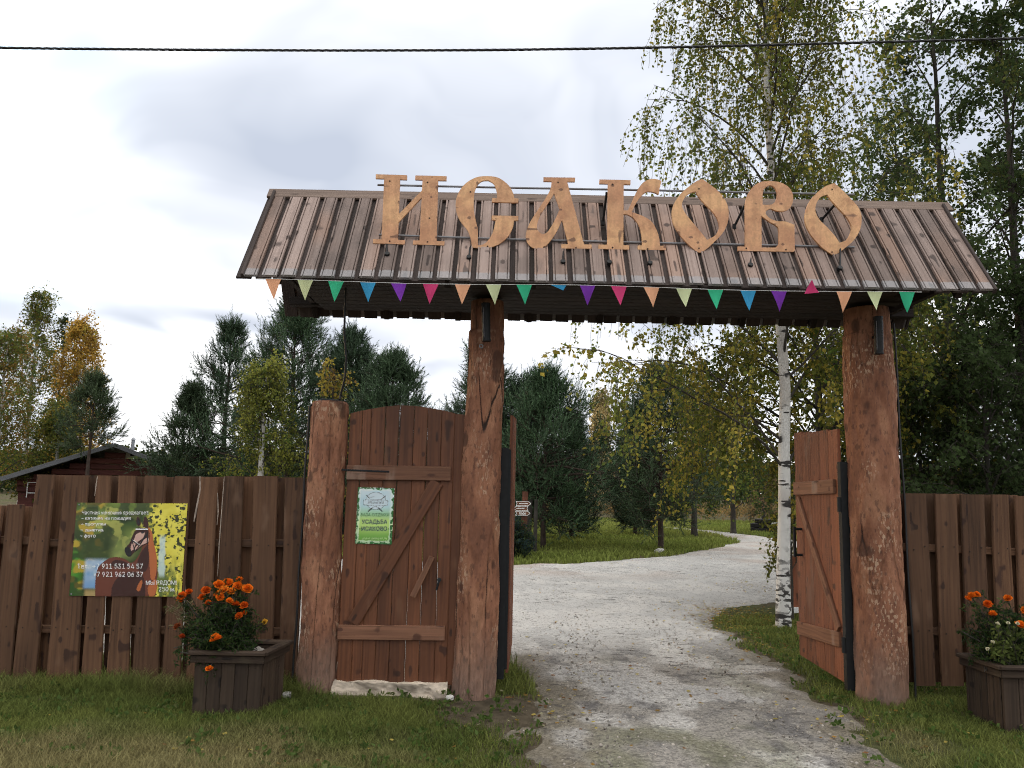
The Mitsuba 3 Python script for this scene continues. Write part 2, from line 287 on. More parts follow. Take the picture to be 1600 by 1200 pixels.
# ------------------------------------------------------------------ the gate: posts, beams, roof
YP = 6.60                                            # the line through the centres of the posts
def log_post(name, parent, top, bot, Y, seed, cap=True):
    (xl, xr, yt), (bl, br, yb) = top, bot
    A, B = (at(xl, yt, Y) + at(xr, yt, Y)) / 2, (at(bl, yb, Y) + at(br, yb, Y)) / 2
    ra, rb = (at(xr, yt, Y) - at(xl, yt, Y))[0] / 2 * .985, (at(br, yb, Y) - at(bl, yb, Y))[0] / 2 * .985
    B = B + (B - A) / (A[2] - B[2]) * (B[2] + .15)
    n, k = 170, 80; t = np.linspace(0, 1, n); g = np.arange(k) * 2 * np.pi / k
    Pc = B + (A - B) * t[:, None]; r = rb + (ra - rb) * t
    V = Pc[:, None] + r[:, None, None] * np.stack([np.cos(g), np.sin(g), 0 * g], 1)[None]
    d = np.stack([np.cos(g)[None] * 2 + 0 * t[:, None], np.sin(g)[None] * 2 + 0 * t[:, None], (Pc[:, 2] * 1.6)[:, None] + 0 * g], -1)
    off = (meshkit.fbm(d + seed, 4, seed) - .5) * .055 + (meshkit.fbm(d * 4 + seed, 3, seed + 1) - .5) * .024 + (meshkit.fbm(d * [11, 11, 7] + seed, 3, seed + 2) - .5) * .014
    V[..., :2] += off[..., None] * np.stack([np.cos(g), np.sin(g)], 1)[None]
    i, j = np.meshgrid(np.arange(n - 1), np.arange(k), indexing='ij')
    a, b, c, e = i * k + j, i * k + (j + 1) % k, (i + 1) * k + (j + 1) % k, (i + 1) * k + j
    F = np.stack([np.stack([a, b, c], -1), np.stack([a, c, e], -1)], 2).reshape(-1, 3)
    V = V.reshape(-1, 3); ring = V[-k:]
    V2 = np.vstack([V, ring.mean(0) + (ring - ring.mean(0)) * .9 + [0, 0, .02], [ring.mean(0) + [0, 0, .024]]])
    o = n * k; Fc = []
    for j in range(k): Fc += [[o - k + j, o - k + (j + 1) % k, o + (j + 1) % k], [o - k + j, o + (j + 1) % k, o + j], [o + j, o + (j + 1) % k, o + k]]
    return put(name, (V2, np.vstack([F, Fc])), 'log_bark', parent, smooth=60), A, B, ra

G = thing('entrance_gate', 'wooden entrance gate with board gable roof on two thick log posts', 'gate')
pc, cA, cB, cr = log_post('post', G, (733, 788, 520), (705, 776, 1080), YP, 3)
pr, rA, rB, rr = log_post('post', G, (1319, 1390, 525), (1340, 1419, 1096), YP, 9)
lab(pc, 'thick reddish brown log post between the small door and the driveway'); lab(pr, 'thick reddish brown log post right of the driveway')
ER, EE = 6.60, 5.94                                   # depth of the ridge and of the front eave
zr = (at(420, 306, ER)[2] + at(1476, 331, ER)[2]) / 2; ze = (at(380, 434, EE)[2] + at(1553, 460, EE)[2]) / 2
xl, xr = at(380, 434, EE)[0], at(1553, 460, EE)[0]
slope = norm(np.array([0, ER - EE, zr - ze])); nrm = np.array([0, -slope[2], slope[1]]); LEN = math.hypot(ER - EE, zr - ze)
def on_roof(x, y):
    d = ray(x, y); o = np.array([0, EE, ze]); return EYE + d * ((o - EYE) @ nrm) / (d @ nrm)
RF = G + '__roof'
W_, p_ = .108, .1475; nb = int((xr - xl) / p_) + 1
sec_up = [(0, 0), (.012, 0), (.0125, .013), (.0195, .013), (.020, 0), (W_ - .020, 0), (W_ - .0195, .013), (W_ - .0125, .013), (W_ - .012, 0), (W_, 0), (W_, .022), (0, .022)]
for side in (0, 1):
    for i in range(nb + 1):
        x0 = xl + (i + .02) * p_ + rng.uniform(-.004, .004)
        for up in (1, 0):
            if up and x0 + W_ > xr + .02: continue
            L = LEN + rng.uniform(-.012, .012); back = rng.uniform(0, .012)
            o = np.array([x0 if up else x0 - .055, EE - back * slope[1], ze - back * slope[2]]) + nrm * (.026 if up else .0)
            if not up and x0 + .02 > xr: continue
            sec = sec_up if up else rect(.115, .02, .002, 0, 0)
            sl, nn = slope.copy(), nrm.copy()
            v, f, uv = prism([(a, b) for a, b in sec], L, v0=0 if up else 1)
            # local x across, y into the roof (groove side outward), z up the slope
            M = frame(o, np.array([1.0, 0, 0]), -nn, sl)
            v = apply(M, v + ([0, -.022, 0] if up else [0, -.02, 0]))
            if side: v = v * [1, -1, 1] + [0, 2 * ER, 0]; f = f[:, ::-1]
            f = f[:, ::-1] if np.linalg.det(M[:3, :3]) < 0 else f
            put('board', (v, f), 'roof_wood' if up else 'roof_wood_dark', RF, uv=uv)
s = Soup()                                             # purlins, plate and rafters under the boards
for yy, zz, w, h in ((ER, zr - .13, .12, .14), (EE + .14, ze + .10, .10, .08), (2 * ER - EE - .14, ze + .10, .10, .08)):
    s.add(*bar((xl + .04, yy, zz), (xr - .04, yy, zz), w, h, None, None, None, .006, (0, 0, 1), get=True))
for X in np.linspace(xl + .25, xr - .25, 9):
    for sg in (1, -1):
        a, b = np.array([X, ER - sg * (ER - EE) * .97, ze - .0]), np.array([X, ER, zr - .07])
        s.add(*bar(a, b, .05, .09, None, None, None, .004, (0, -sg * slope[2], slope[1]), get=True))
    s.add(*bar((X, EE + .2, ze + .13), (X, 2 * ER - EE - .2, ze + .13), .05, .1, None, None, None, .004, (0, 0, 1), get=True))
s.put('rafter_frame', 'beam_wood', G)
sx0, sx1 = at(447, 438, EE)[0], at(1428, 470, EE)[0]; ns_ = 9; y0_, y1_ = EE + .075, 2 * ER - EE - .075
for i in range(ns_):
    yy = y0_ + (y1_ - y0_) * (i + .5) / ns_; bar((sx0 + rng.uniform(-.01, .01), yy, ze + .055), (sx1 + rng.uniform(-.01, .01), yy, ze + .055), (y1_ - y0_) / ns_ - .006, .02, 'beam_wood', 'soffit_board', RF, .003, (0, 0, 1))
for yy in (ER - .10, ER + .10):
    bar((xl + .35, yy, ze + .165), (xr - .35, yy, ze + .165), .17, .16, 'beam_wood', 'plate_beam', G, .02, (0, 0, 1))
for sg in (-1, 1):                                     # ridge boards
    w = .115; o = np.array([0, ER, zr + .066]) + np.array([0, sg * .5 * w * slope[1], -.5 * w * slope[2]])
    bar((xl - .05, o[1], o[2]), (xr + .06, o[1], o[2]), w, .022, 'ridge_wood', 'ridge_board', RF, .002, (0, sg * slope[2], slope[1]))
for X in (xl + .005, xr - .01):                        # bluish rake strips at the two gables
    for sg in (1, -1):
        a, b = np.array([X, ER - sg * (ER - EE + .01), ze - .008]), np.array([X, ER - sg * .01, zr + .012])
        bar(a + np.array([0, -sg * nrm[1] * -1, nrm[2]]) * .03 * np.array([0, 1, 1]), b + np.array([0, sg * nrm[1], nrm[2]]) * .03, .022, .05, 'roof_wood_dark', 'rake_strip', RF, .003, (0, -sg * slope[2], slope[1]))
for X, (A, r) in ((cA[0], (cA, cr)), (rA[0], (rA, rr))):  # the log tops up to the plate
    v, f = tube1([[A[0], YP, A[2] - .3], [A[0] + .004, YP, A[2] + .05], [A[0], YP, ze + .01]], [r * .9, r * .97, r * .94], 32, 12)
    put('post_head', (v, f), 'log_bark', G, smooth=True)

# ------------------------------------------------------------------ letters
def curve(pts, n=7):
    pts = [tuple(p) + (0,) * (3 - len(p)) for p in pts]; out = []; N = len(pts)
    for i in range(N):
        p0, p1, p2, p3 = (np.array(pts[(i + k) % N][:2], float) for k in (-1, 0, 1, 2)); s1, s2 = pts[i][2], pts[(i + 1) % N][2]
        if not s1 and not s2: out.append(p1); continue
        t1 = (p2 - p0) / 2 if s1 else (p2 - p1); t2 = (p3 - p1) / 2 if s2 else (p2 - p1)
        for t in np.arange(n) / n:
            h = (2 * t**3 - 3 * t**2 + 1, t**3 - 2 * t**2 + t, -2 * t**3 + 3 * t**2, t**3 - t**2)
            out.append(h[0] * p1 + h[1] * t1 + h[2] * p2 + h[3] * t2)
    return Polygon(out).buffer(0)
def S(*pts): return [p + (1,) for p in pts]
def mapped(poly, o, k): return affinity.affine_transform(poly, [1 / k, 0, 0, 1 / k, o[0], o[1]])
LY = 6.16
def flat(poly, Y, th, simp=0.05):
    """A flat piece whose outline is given in survey-photo units, as a real board at distance Y, th thick."""
    out = []
    for g in getattr(poly, 'geoms', [poly]):
        if g.is_empty or g.area < 1e-4: continue
        g = g.simplify(simp); conv = lambda c: [(lambda q: (q[0], q[2]))(at(x, y, Y)) for x, y in c.coords[:-1]]
        pg = Polygon(conv(g.exterior), [conv(h) for h in g.interiors])
        if not pg.is_valid: pg = pg.buffer(0)
        m = trimesh.creation.extrude_polygon(pg, th, engine='earcut'); v = np.array(m.vertices)
        out.append((np.stack([v[:, 0], Y - v[:, 2], v[:, 1]], 1), np.array(m.faces)))
    return merge(*out)
oA, oB, oC, oD = (570, 260), (810, 260), (1040, 270), (1145, 275)
def un(*ps): return unary_union([p if hasattr(p, 'area') else curve(p) for p in ps])
L_I = un([(115, 88), (425, 98), (423, 143), (113, 130)], [(198, 125), (355, 130), (332, 755), (172, 745)], [(88, 735), (405, 745), (402, 788), (86, 776)], [(508, 100), (820, 108), (818, 152), (506, 143)],
         [(580, 140), (735, 145), (718, 765), (550, 755)], [(486, 748), (798, 756), (795, 798), (484, 788)], [(340, 490), (575, 250), (572, 320), (338, 570)])
L_S = un(S((1215, 107), (1330, 122), (1430, 190), (1480, 270)) + [(1495, 328), (1537, 331), (1534, 373), (1270, 365), (1275, 325), (1322, 328)] + S((1318, 260), (1295, 190), (1250, 156), (1210, 150), (1160, 162), (1120, 205), (1098, 265), (1090, 340), (1090, 420), (1100, 500), (1120, 590), (1132, 660)) +
         [(1130, 800)] + S((1185, 788), (1232, 750), (1280, 670)) + [(1310, 545), (1268, 542), (1272, 500), (1535, 505), (1533, 548), (1490, 550)] + S((1478, 620), (1430, 710), (1350, 780), (1260, 818), (1170, 830)) + [(1075, 818)] + S((1062, 740), (1030, 650), (960, 560), (920, 470), (912, 370), (940, 270), (1010, 180), (1110, 122)))
L_A = un([(330, 158), (485, 158), (655, 795), (500, 795), (435, 545)] + S((385, 650), (320, 750), (250, 820), (190, 833), (130, 815), (85, 760), (75, 680), (115, 570), (190, 450), (270, 330), (320, 232))).difference(
      un([(356, 280)] + S((280, 400), (215, 500), (188, 580), (190, 640), (235, 685), (285, 668), (330, 605), (375, 520)) + [(410, 435)]))
L_A = un(L_A, [(250, 118), (565, 122), (563, 163), (248, 158)], [(428, 785), (730, 790), (728, 832), (426, 828)])
L_K = un([(808, 140), (1118, 148), (1116, 190), (806, 182)], [(892, 180), (1050, 185), (1045, 800), (885, 795)], [(798, 790), (1105, 797), (1103, 840), (796, 833)],
         [(1042, 448), (1092, 450)] + S((1140, 340), (1190, 240), (1240, 175), (1310, 138), (1375, 138)) + [(1428, 155)] + S((1410, 220),) + [(1398, 290)] + S((1340, 265), (1275, 265), (1220, 310), (1170, 380)) + [(1130, 465)] + S((1250, 510), (1330, 565), (1380, 650), (1405, 740)) + [(1412, 805), (1235, 800)] + S((1230, 720), (1210, 620), (1160, 540), (1100, 495)) + [(1042, 485)],
         [(1192, 798), (1472, 803), (1468, 845), (1190, 840)])
L_O = un([(480, 95)] + S((580, 165), (700, 262), (800, 400), (835, 540), (820, 680), (760, 810), (640, 940), (520, 1045)) + [(450, 1080)] + S((400, 1060), (300, 970), (180, 840), (100, 700), (78, 570), (100, 440), (180, 310), (300, 200), (400, 130))).difference(
      un([(395, 262)] + S((440, 340), (530, 440), (620, 530), (685, 630), (710, 730), (690, 800), (640, 860)) + [(545, 910)] + S((500, 850), (400, 730), (300, 610), (230, 510), (212, 430), (250, 340), (320, 285))))
L_V = un([(50, 850), (140, 850), (138, 420)] + S((142, 330), (170, 230), (240, 130), (330, 82), (430, 70), (560, 90), (660, 150), (705, 240), (700, 330), (660, 400), (590, 430), (510, 425), (440, 400)) + [(383, 425)] + S((385, 465), (440, 520), (520, 548), (610, 552)) + [(722, 590), (727, 895), (712, 912), (50, 900)]).difference(
      un([(345, 352)] + S((345, 240), (365, 165), (430, 122), (495, 155), (520, 230), (505, 300), (460, 345), (410, 355)))).difference(un([(330, 485)] + S((420, 550), (505, 600), (535, 650)) + [(538, 820), (500, 862), (335, 862)]))
L_O2 = un([(1195, 95)] + S((1260, 150), (1400, 290), (1490, 400), (1520, 520), (1500, 650), (1430, 770), (1320, 870)) + [(1195, 958)] + S((1130, 920), (1020, 830), (920, 710), (860, 590), (850, 470), (890, 340), (970, 230), (1080, 140))).difference(
       un([(1110, 232)] + S((1170, 310), (1260, 410), (1350, 510), (1400, 610), (1390, 690), (1340, 770)) + [(1260, 805)] + S((1200, 720), (1110, 620), (1020, 530), (975, 440), (980, 350), (1030, 265))))
SG = thing('name_sign', 'large tan wooden letters reading ИСАКОВО standing on rails above the gate roof', 'sign')
for poly, o, k, ch, where in ((L_I, oA, 6.4, 'И', 'first'), (L_S, oA, 6.4, 'С', 'second'), (L_A, oB, 6.4, 'А', 'third'), (L_K, oB, 6.4, 'К', 'fourth'), (L_O, oC, 8.57, 'О', 'fifth'), (L_V, oD, 7.62, 'В', 'sixth'), (L_O2, oD, 7.62, 'О', 'last')):
    kk = put('letter', flat(mapped(poly, o, k), LY, .022), 'letter_board', SG); lab(kk, f'tan wooden letter {ch}, {where} of the name')
RY = LY + .022
for pts in ([(590, 289), (800, 293.5), (1000, 297), (1335, 304)], [(592, 367), (800, 374), (1000, 379), (1335, 386)]):
    put('rail', tube1([at(x, y, RY) for x, y in pts], .009, 8, 24), 'steel', SG, smooth=True)
for top, foot in (((1172, 304), (1145, 363)), ((1306, 318), (1281, 352)), ((948, 300), (941, 357)), ((880, 296), (876, 352))):
    a, b = at(*top, RY + .015), on_roof(*foot) + nrm * .055
    put('strut', merge(rodm(a, b, .010), rodm(b - [0, 0, .02], b + np.array([0, 0, .02]), .016)), 'black_metal', SG)
for x, y, fx, fy in ((604, 375, 606, 406), (735, 380, 733, 411), (880, 384, 879, 418), (950, 388, 951, 419), (1012, 388, 1014, 420), (1174, 392, 1170, 423), (1313, 380, 1309, 428)):
    a, b = at(x, y, RY), on_roof(fx, fy) + nrm * .055
    put('strut', merge(rodm(a, b, .007), rodm(b - nrm * .02, b + nrm * .012, .02)), 'black_metal', SG)

for x, y in ((609, 283), (609, 377), (668, 285), (668, 378), (735, 300), (762, 385), (850, 386), (872, 285), (900, 387), (957, 288), (957, 387), (1012, 389), (1092, 295), (1092, 388), (1166, 388), (1200, 294), (1228, 390), (1300, 296), (1300, 394), (671, 341)):
    q = at(x, y, LY - .022); put('screw', rodm(q + [0, -.0025, 0], q + [0, .004, 0], .0065, 8), 'rusty_nail', SG)
# ------------------------------------------------------------------ pennants
GA = thing('pennant_garland', 'string of small coloured triangular pennants under the front eave of the gate roof', 'bunting')
BY = EE - .02
sx = [400, 427, 477, 525, 575, 623, 673, 723, 771, 819, 872, 918, 967, 1018, 1069, 1118, 1169, 1217, 1268, 1319, 1367, 1417, 1440]
def sy(x): return 436.5 + (x - 400) * .0206 + 1.5 * math.sin(x * .012)
put('string', tube1([at(x, sy(x), BY) for x in sx], .0025, 6, 90), 'white_paint', GA, smooth=True)
pcol = {'peach': (.80, .42, .25), 'pale green': (.56, .62, .36), 'green': (.05, .45, .24), 'blue': (.05, .29, .52), 'purple': (.20, .05, .40), 'pink': (.62, .065, .19)}
for nme, c in pcol.items(): scene['cloth_' + nme.replace(' ', '_')] = {'type': 'principledthin', 'base_color': rgb(*c), 'roughness': .8, 'spec_trans': 0.0, 'diff_trans': .5, 'eta': 1.3}
for i, x in enumerate(sx[1:-1]):
    col = list(pcol)[i % 6]; w = 12.2; h = 31; y0 = sy(x)
    if i == 9: tip = [(x - 12, y0), (x + 13, y0 + 1), (x + 8, y0 + 9)]
    elif i == 17: tip = [(x - 11, y0 + 4), (x + 12, y0 + 2), (x - 3, y0 - 16)]
    else: tip = [(x - w, y0), (x + w, y0 + .5), (x + rng.uniform(-3, 3) + .5, y0 + h + rng.uniform(-1.5, 1.5))]
    A, B, Cc = (at(a, b, BY - (.07 if i == 17 else .002)) for a, b in tip); n = 8; V, F, = [], []
    ph = rng.uniform(0, 6); amp = rng.uniform(.008, .022); sw = rng.uniform(-.05, .03)
    for r in range(n + 1):
        for c in range(n + 1 - r):
            q = A + (B - A) * c / n + (Cc - A) * r / n; q = q + np.array([0, 1.0, 0]) * (amp * math.sin(ph + 3 * r / n + 5 * c / n) * r / n + sw * (r / n) ** 2); V.append(q)
    idx = lambda r, c: r * (n + 1) - r * (r - 1) // 2 + c
    for r in range(n):
        for c in range(n - r):
            F.append([idx(r, c), idx(r + 1, c), idx(r, c + 1)])
            if c < n - r - 1: F.append([idx(r, c + 1), idx(r + 1, c), idx(r + 1, c + 1)])
    kk = put('pennant', (np.array(V), np.array(F)), 'cloth_' + col.replace(' ', '_'), GA, smooth=True); lab(kk, f'{col} cloth pennant' + (' twisted round the string' if i == 9 else ' flipped up over the eave' if i == 17 else ''))

# ------------------------------------------------------------------ short post, lamps, cables
sp, sA, sB, srad = log_post('gate_post', None, (487, 545, 632), (464, 525, 1085), YP, 21)
lab(sp, 'shorter free-standing log post left of the small wooden door', 'post')
for (x, y0, y1, P0, wh) in ((759, 476, 531, cA, 'centre'), (1372, 497, 551, rA, 'right')):
    k = thing('post_lamp', f'black cylinder wall lamp under the roof on the {"log post beside the small door" if wh == "centre" else "log post right of the driveway"}', 'lamp')
    a, b = at(x, y0, YP - .26), at(x + 1, y1, YP - .26)
    cyl = trimesh.creation.cylinder(.034, segment=[a, b], sections=24); put('housing', cyl, 'black_metal', k, smooth=40)
    put('bracket', merge(rodm((a + b) / 2, (a + b) / 2 + np.array([0, .09, 0]), .014), rodm(a + np.array([0, 0, -.01]), a + np.array([0, 0, .012]), .037), rodm(b + np.array([0, 0, -.012]), b + np.array([0, 0, .006]), .037, 20)), 'black_metal', k)
    for dx in (-.018,) if wh == 'centre' else (-.026, .024):
        put('trim_strip', rodm(a + np.array([dx, -.03, -.03]), b + np.array([dx, -.03, .02]), .0018), 'steel', k)
e = thing('eye_bolt', 'round steel eye bolt in the log post below the lamp beside the small door', 'bolt')
t = trimesh.creation.torus(.014, .005); t.apply_transform(frame(at(752, 541, YP - .19), [1, 0, 0], [0, 0, 1], [0, -1, 0])); put('ring', t, 'steel', e, smooth=True)
put('shank', rodm(at(752, 541, YP - .19) + [0, 0, .012], at(752, 541, YP - .1) + [0, 0, .012], .005), 'steel', e)
pp = [at(1530 / 1.6 * 0 + x, y, 7.4) for x, y in ((-900, 45), (-400, 64), (0, 75), (250, 77.5), (500, 79), (750, 78.5), (1000, 75), (1250, 69), (1600, 60), (2000, 46), (2500, 24))]
pp = np.array(pp); s_ = np.linspace(0, 10, 900); pc_ = np.stack([np.interp(s_, np.arange(11), pp[:, i]) for i in range(3)], 1)
ker = np.ones(61) / 61; pc_ = np.stack([np.convolve(np.pad(pc_[:, i], 30, 'edge'), ker, 'valid') for i in range(3)], 1)
oc = thing('overhead_cable', 'dark twisted power cable crossing the sky above the gate', 'cable')
tw = s_ * 42
for ph in (0, math.pi * 2 / 3, math.pi * 4 / 3):
    q = pc_ + .0055 * np.stack([0 * tw, np.cos(tw + ph), np.sin(tw + ph)], 1); put('strand', tube1(q, .0075, 6), 'cable_black', oc, smooth=True)
fx = sA[0] - srad
cab = [at(540, 448, 6.35), at(539, 480, 6.38), at(538, 520, 6.42), at(541, 560, 6.46), at(539, 590, 6.5), at(532, 618, 6.55), np.array([sA[0] + .09, YP - .05, sA[2] + .03]), np.array([sA[0] - .06, YP - .08, sA[2] + .03]), np.array([fx - .004, YP - .05, sA[2] - .02])]
for tt in np.linspace(.05, 1, 12): c = sA + (sB - sA) * tt; cab.append(np.array([c[0] - srad - .012 - .022 * tt + .004 * math.sin(tt * 20), YP - .04, c[2]]))
kk = put('lamp_cable', tube1(cab, .009, 8, 160), 'cable_black', smooth=True); lab(kk, 'black cable hanging from the gate roof and down the short log post', 'cable')
cab2 = [np.array([rA[0] + rr + .012 + (-rA[0] + rB[0]) * tt * 1.0 + .035 * tt + .004 * math.sin(tt * 17), YP - .06, rA[2] + .1 + (rB[2] - rA[2] - .1) * tt]) for tt in np.linspace(0, 1, 16)]
kk = put('lamp_cable', tube1(cab2, .009, 8, 120), 'cable_black', smooth=True); lab(kk, 'black cable running down the right side of the right log post', 'cable')

# ------------------------------------------------------------------ small door
D = thing('wooden_door', 'brown plank door with arched top, diagonal brace and two crossbars', 'door')
DY = 6.56
tops = [547, 567, 580.5, 603, 625, 648, 669, 690.5, 711]; bots = [525, 547.5, 564, 584, 606, 631, 653, 678, 697]
def arch(x): return 633 + 13.5 * abs((x - 630) / 85) ** 1.6
def poly_board(quad, Y, th, bsdf, name, parent, nz=4, gap=.0035, k=None, wav=0.0, seed=0):
    """A vertical board from its four corners (topL, topR, botR, botL) at depth Y (front face), th thick, tapered as the corners say."""
    tl, tr, br, bl = [np.array(q, float) for q in quad]; _tone[0] += 1; kk = _tone[0] if k is None else k
    t = np.linspace(0, 1, nz + 1); Lf, Rt = bl + (tl - bl) * t[:, None], br + (tr - br) * t[:, None]
    if wav:
        r = np.random.default_rng(seed); a = r.uniform(-1, 1, (2, 3)); ph = r.uniform(0, 6, (2, 3))
        for w_, E in ((0, Lf), (1, Rt)): E[:, 0] += wav * sum(a[w_, i] * np.sin(ph[w_, i] + t * (3 + 4 * i)) / (1 + i) for i in range(3))
    Lf = Lf + [gap / 2, 0, 0]; Rt = Rt - [gap / 2, 0, 0]; c = .004
    cols = [(Lf, 0, c), (Lf, c, 0), (Rt, -c, 0), (Rt, 0, c), (Rt, 0, th - c), (Rt, -c, th), (Lf, c, th), (Lf, 0, th - c)]
    V, F, UV = [], [], []; n = len(cols); wid = np.linalg.norm(Rt - Lf, axis=1)
    lines = [E + [dx, 0, 0] for E, dx, dy in cols]; lines = [np.stack([l[:, 0], np.full(nz + 1, Y + cols[i][2]), l[:, 2]], 1) for i, l in enumerate(lines)]
    us = [0, c, wid.mean() - c, wid.mean(), wid.mean() + th, wid.mean() + th + c, 2 * wid.mean() + th, 2 * wid.mean() + th + c, 2 * wid.mean() + 2 * th]
    for i in range(n):
        o = sum(map(len, V)); A, B = lines[i], lines[(i + 1) % n]; V += [A, B]
        UV += [np.stack([np.full(nz + 1, us[i] + 10 * kk), A[:, 2]], 1), np.stack([np.full(nz + 1, us[i + 1] + 10 * kk), B[:, 2]], 1)]
        for j in range(nz): p, q = o + j, o + nz + 1 + j; F += [[p, q, q + 1], [p, q + 1, p + 1]]
    for e in (0, -1):
        o = sum(map(len, V)); ring = np.array([l[e] for l in lines]); V.append(ring); UV.append(np.stack([ring[:, 0] * .3 + 10 * kk, ring[:, 1]], 1))
        F += [[o, o + i, o + i + 1] if e == -1 else [o, o + i + 1, o + i] for i in range(1, n - 1)]
    return put(name, (np.vstack(V), np.array(F)), bsdf, parent, uv=np.vstack(UV))
for i in range(8):
    q = [at(tops[i], arch(tops[i]), DY), at(tops[i + 1], arch(tops[i + 1]), DY), at(bots[i + 1], 1069, DY), at(bots[i], 1067, DY)]
    poly_board(q, DY, .026, 'gate_wood', 'plank', D, gap=.0045 if i in (3, 4, 5) else .002, wav=.0022, seed=i)
poly_board([at(708, 646, DY), at(729, 648, DY), at(712, 1072, DY), at(694, 1070, DY)], DY + .012, .05, 'gate_wood', 'jamb_board', D)
def bar_px(a, b, w, Y, th, bsdf, name, parent):
    return bar(at(*a, Y) , at(*b, Y), w, th, bsdf, name, parent, .004)
bar_px((542, 738), (704, 740), .118, DY - .014, .026, 'bar_wood', 'crossbar', D); bar_px((528, 987.5), (695, 989.5), .112, DY - .014, .026, 'bar_wood', 'crossbar', D)
bar_px((551, 973), (683, 753), .108, DY - .013, .024, 'gate_wood', 'brace', D)
bar_px((645, 932), (675, 870), .045, DY - .05, .04, 'bar_wood', 'handle', D)
put('latch', merge(rodm(at(686, 906, DY), at(686, 906, DY - .05), .018), rodm(at(686, 906, DY - .045), at(682, 922, DY - .045), .009)), 'black_metal', D)
a, b = at(523, 733.5, DY - .03), at(608, 737, DY - .03)
hg = thing('strap_hinge', 'long black iron strap hinge on the top crossbar of the plank door', 'hinge') if False else D
put('strap_hinge', merge(bar(a, b, .014, .005, None, None, None, .001, get=True)[:2], rodm(a + [0, .01, -.03], a + np.array([0, .01, .03]), .012), rodm(a + [-.03, .07, 0], a + np.array([.01, .005, 0]), .009)), 'black_metal', D)
# concrete sill
s3 = trimesh.creation.box((at(700, 1070, 6.6)[0] - at(522, 1070, 6.6)[0], .52, .15)); s3 = s3.subdivide_to_size(.04); v = np.array(s3.vertices)
v[:, 2] += (v[:, 2] > 0) * (meshkit.fbm(v * 9 + 4, 4, 3) - .5) * .055; v[:, 1] += (v[:, 1] < -.2) * (meshkit.fbm(v * 8, 4, 6) - .5) * .16
v += [(at(700, 1070, 6.6)[0] + at(522, 1070, 6.6)[0]) / 2, 6.76, .005]
kk = put('door_sill', (v, s3.faces), 'concrete', smooth=50); lab(kk, 'rough pale concrete sill on the ground under the plank door', 'sill')

# ------------------------------------------------------------------ gate leaves (open, swung inward)
def gate_leaf(label, A, B, z0, ztopA, ztopB, nplank, inner, leaf_parts):
    """A: hinge end (x, y), B: free end. 'inner' = +1 if the braced face looks to -x."""
    k = thing('gate_leaf', label, 'gate leaf'); A, B = np.array(A), np.array(B); d = B - A; W = np.linalg.norm(d); d = d / W; nn = np.array([-d[1], d[0]]) * inner
    for i in range(nplank):
        f0, f1 = i / nplank, (i + 1) / nplank; zt = ztopA + (ztopB - ztopA) * (f0 + f1) / 2
        o = A + d * W * f0; m = frame([o[0], o[1], z0], [d[0], d[1], 0], [-nn[0], -nn[1], 0], [0, 0, 1])
        v, f, uv = prism(rect(W / nplank - .004, .024, .003, .002, 0), zt - z0 + .004 * math.sin(i * 2.1), m)
        if np.linalg.det(m[:3, :3]) < 0: f = f[:, ::-1]
        put('plank', (v, f), 'leaf_wood', k, uv=uv)
    def P(f, z, out): q = A + d * W * f + nn * out; return np.array([q[0], q[1], z])
    for f0, z_a, f1, z_b, w, nm in leaf_parts:
        bar(P(f0, z_a, .014), P(f1, z_b, .014), w, .026, 'bar_wood', nm, k, .004, (nn[0], nn[1], 0))
    return k, P, nn
ra_, rb_ = at(1322, 1083, 6.72), at(1250, 1046, 7.86)
zt = at(1312, 671, 6.72)[2]; zt2 = at(1247, 677, 7.86)[2]
kl, PL, _ = gate_leaf('open plank gate leaf with diagonal brace left of the right log post', ra_[:2], rb_[:2], .10, zt, zt2, 5, 1,
    [(.06, at(1310, 760, 6.8)[2], .98, at(1252, 764, 7.8)[2], .12, 'crossbar'), (.04, at(1315, 1000, 6.76)[2], .98, at(1253, 982, 7.8)[2], .12, 'crossbar'), (.06, at(1315, 990, 6.76)[2] + .03, .9, at(1253, 775, 7.8)[2] - .03, .075, 'brace')])
put('handle', merge(rodm(PL(.86, 1.02, .07), PL(.86, 1.30, .07), .014), rodm(PL(.86, 1.04, .0), PL(.86, 1.04, .07), .012), rodm(PL(.86, 1.28, .0), PL(.86, 1.28, .07), .012)), 'black_metal', kl)
def steel_frame(key, x0, y0, z0, z1, w=.06):
    put('hinge_tube', trimesh.util.concatenate([trimesh.creation.box((w, .06, z1 - z0), frame([x0, y0, (z0 + z1) / 2], [1, 0, 0], [0, 1, 0], [0, 0, 1])), trimesh.creation.box((w * .5, .05, z1 - z0 - .08), frame([x0 + w * .62, y0 + .03, (z0 + z1) / 2 + .03], [1, 0, 0], [0, 1, 0], [0, 0, 1]))]), 'black_metal', key)
    for zz in (z0 + .35, z1 - .35): put('hinge_pin', merge(rodm([x0 - .045, y0 - .02, zz - .06], [x0 - .045, y0 - .02, zz + .06], .017), rodm([x0 - .045, y0 - .0, zz], [x0 + .01, y0, zz], .012)), 'black_metal', key)
tz0, tz1 = at(1330, 1078, 6.68)[2], at(1320, 722, 6.68)[2]
steel_frame(kl, at(1322, 900, 6.68)[0], 6.68, tz0, tz1, .062)
kk2, P2_, _ = gate_leaf('open plank gate leaf seen edge-on beside the log post at the small door', (at(790, 900, 6.76)[0] + .012, 6.76), (at(798.5, 900, 8.05)[0], 8.05), .12, at(795, 650, 6.76)[2], at(801, 655, 8.0)[2], 8, 1,
    [(.05, 1.78, .98, 1.78, .12, 'crossbar'), (.05, .52, .98, .52, .12, 'crossbar'), (.06, .6, .92, 1.7, .08, 'brace')])
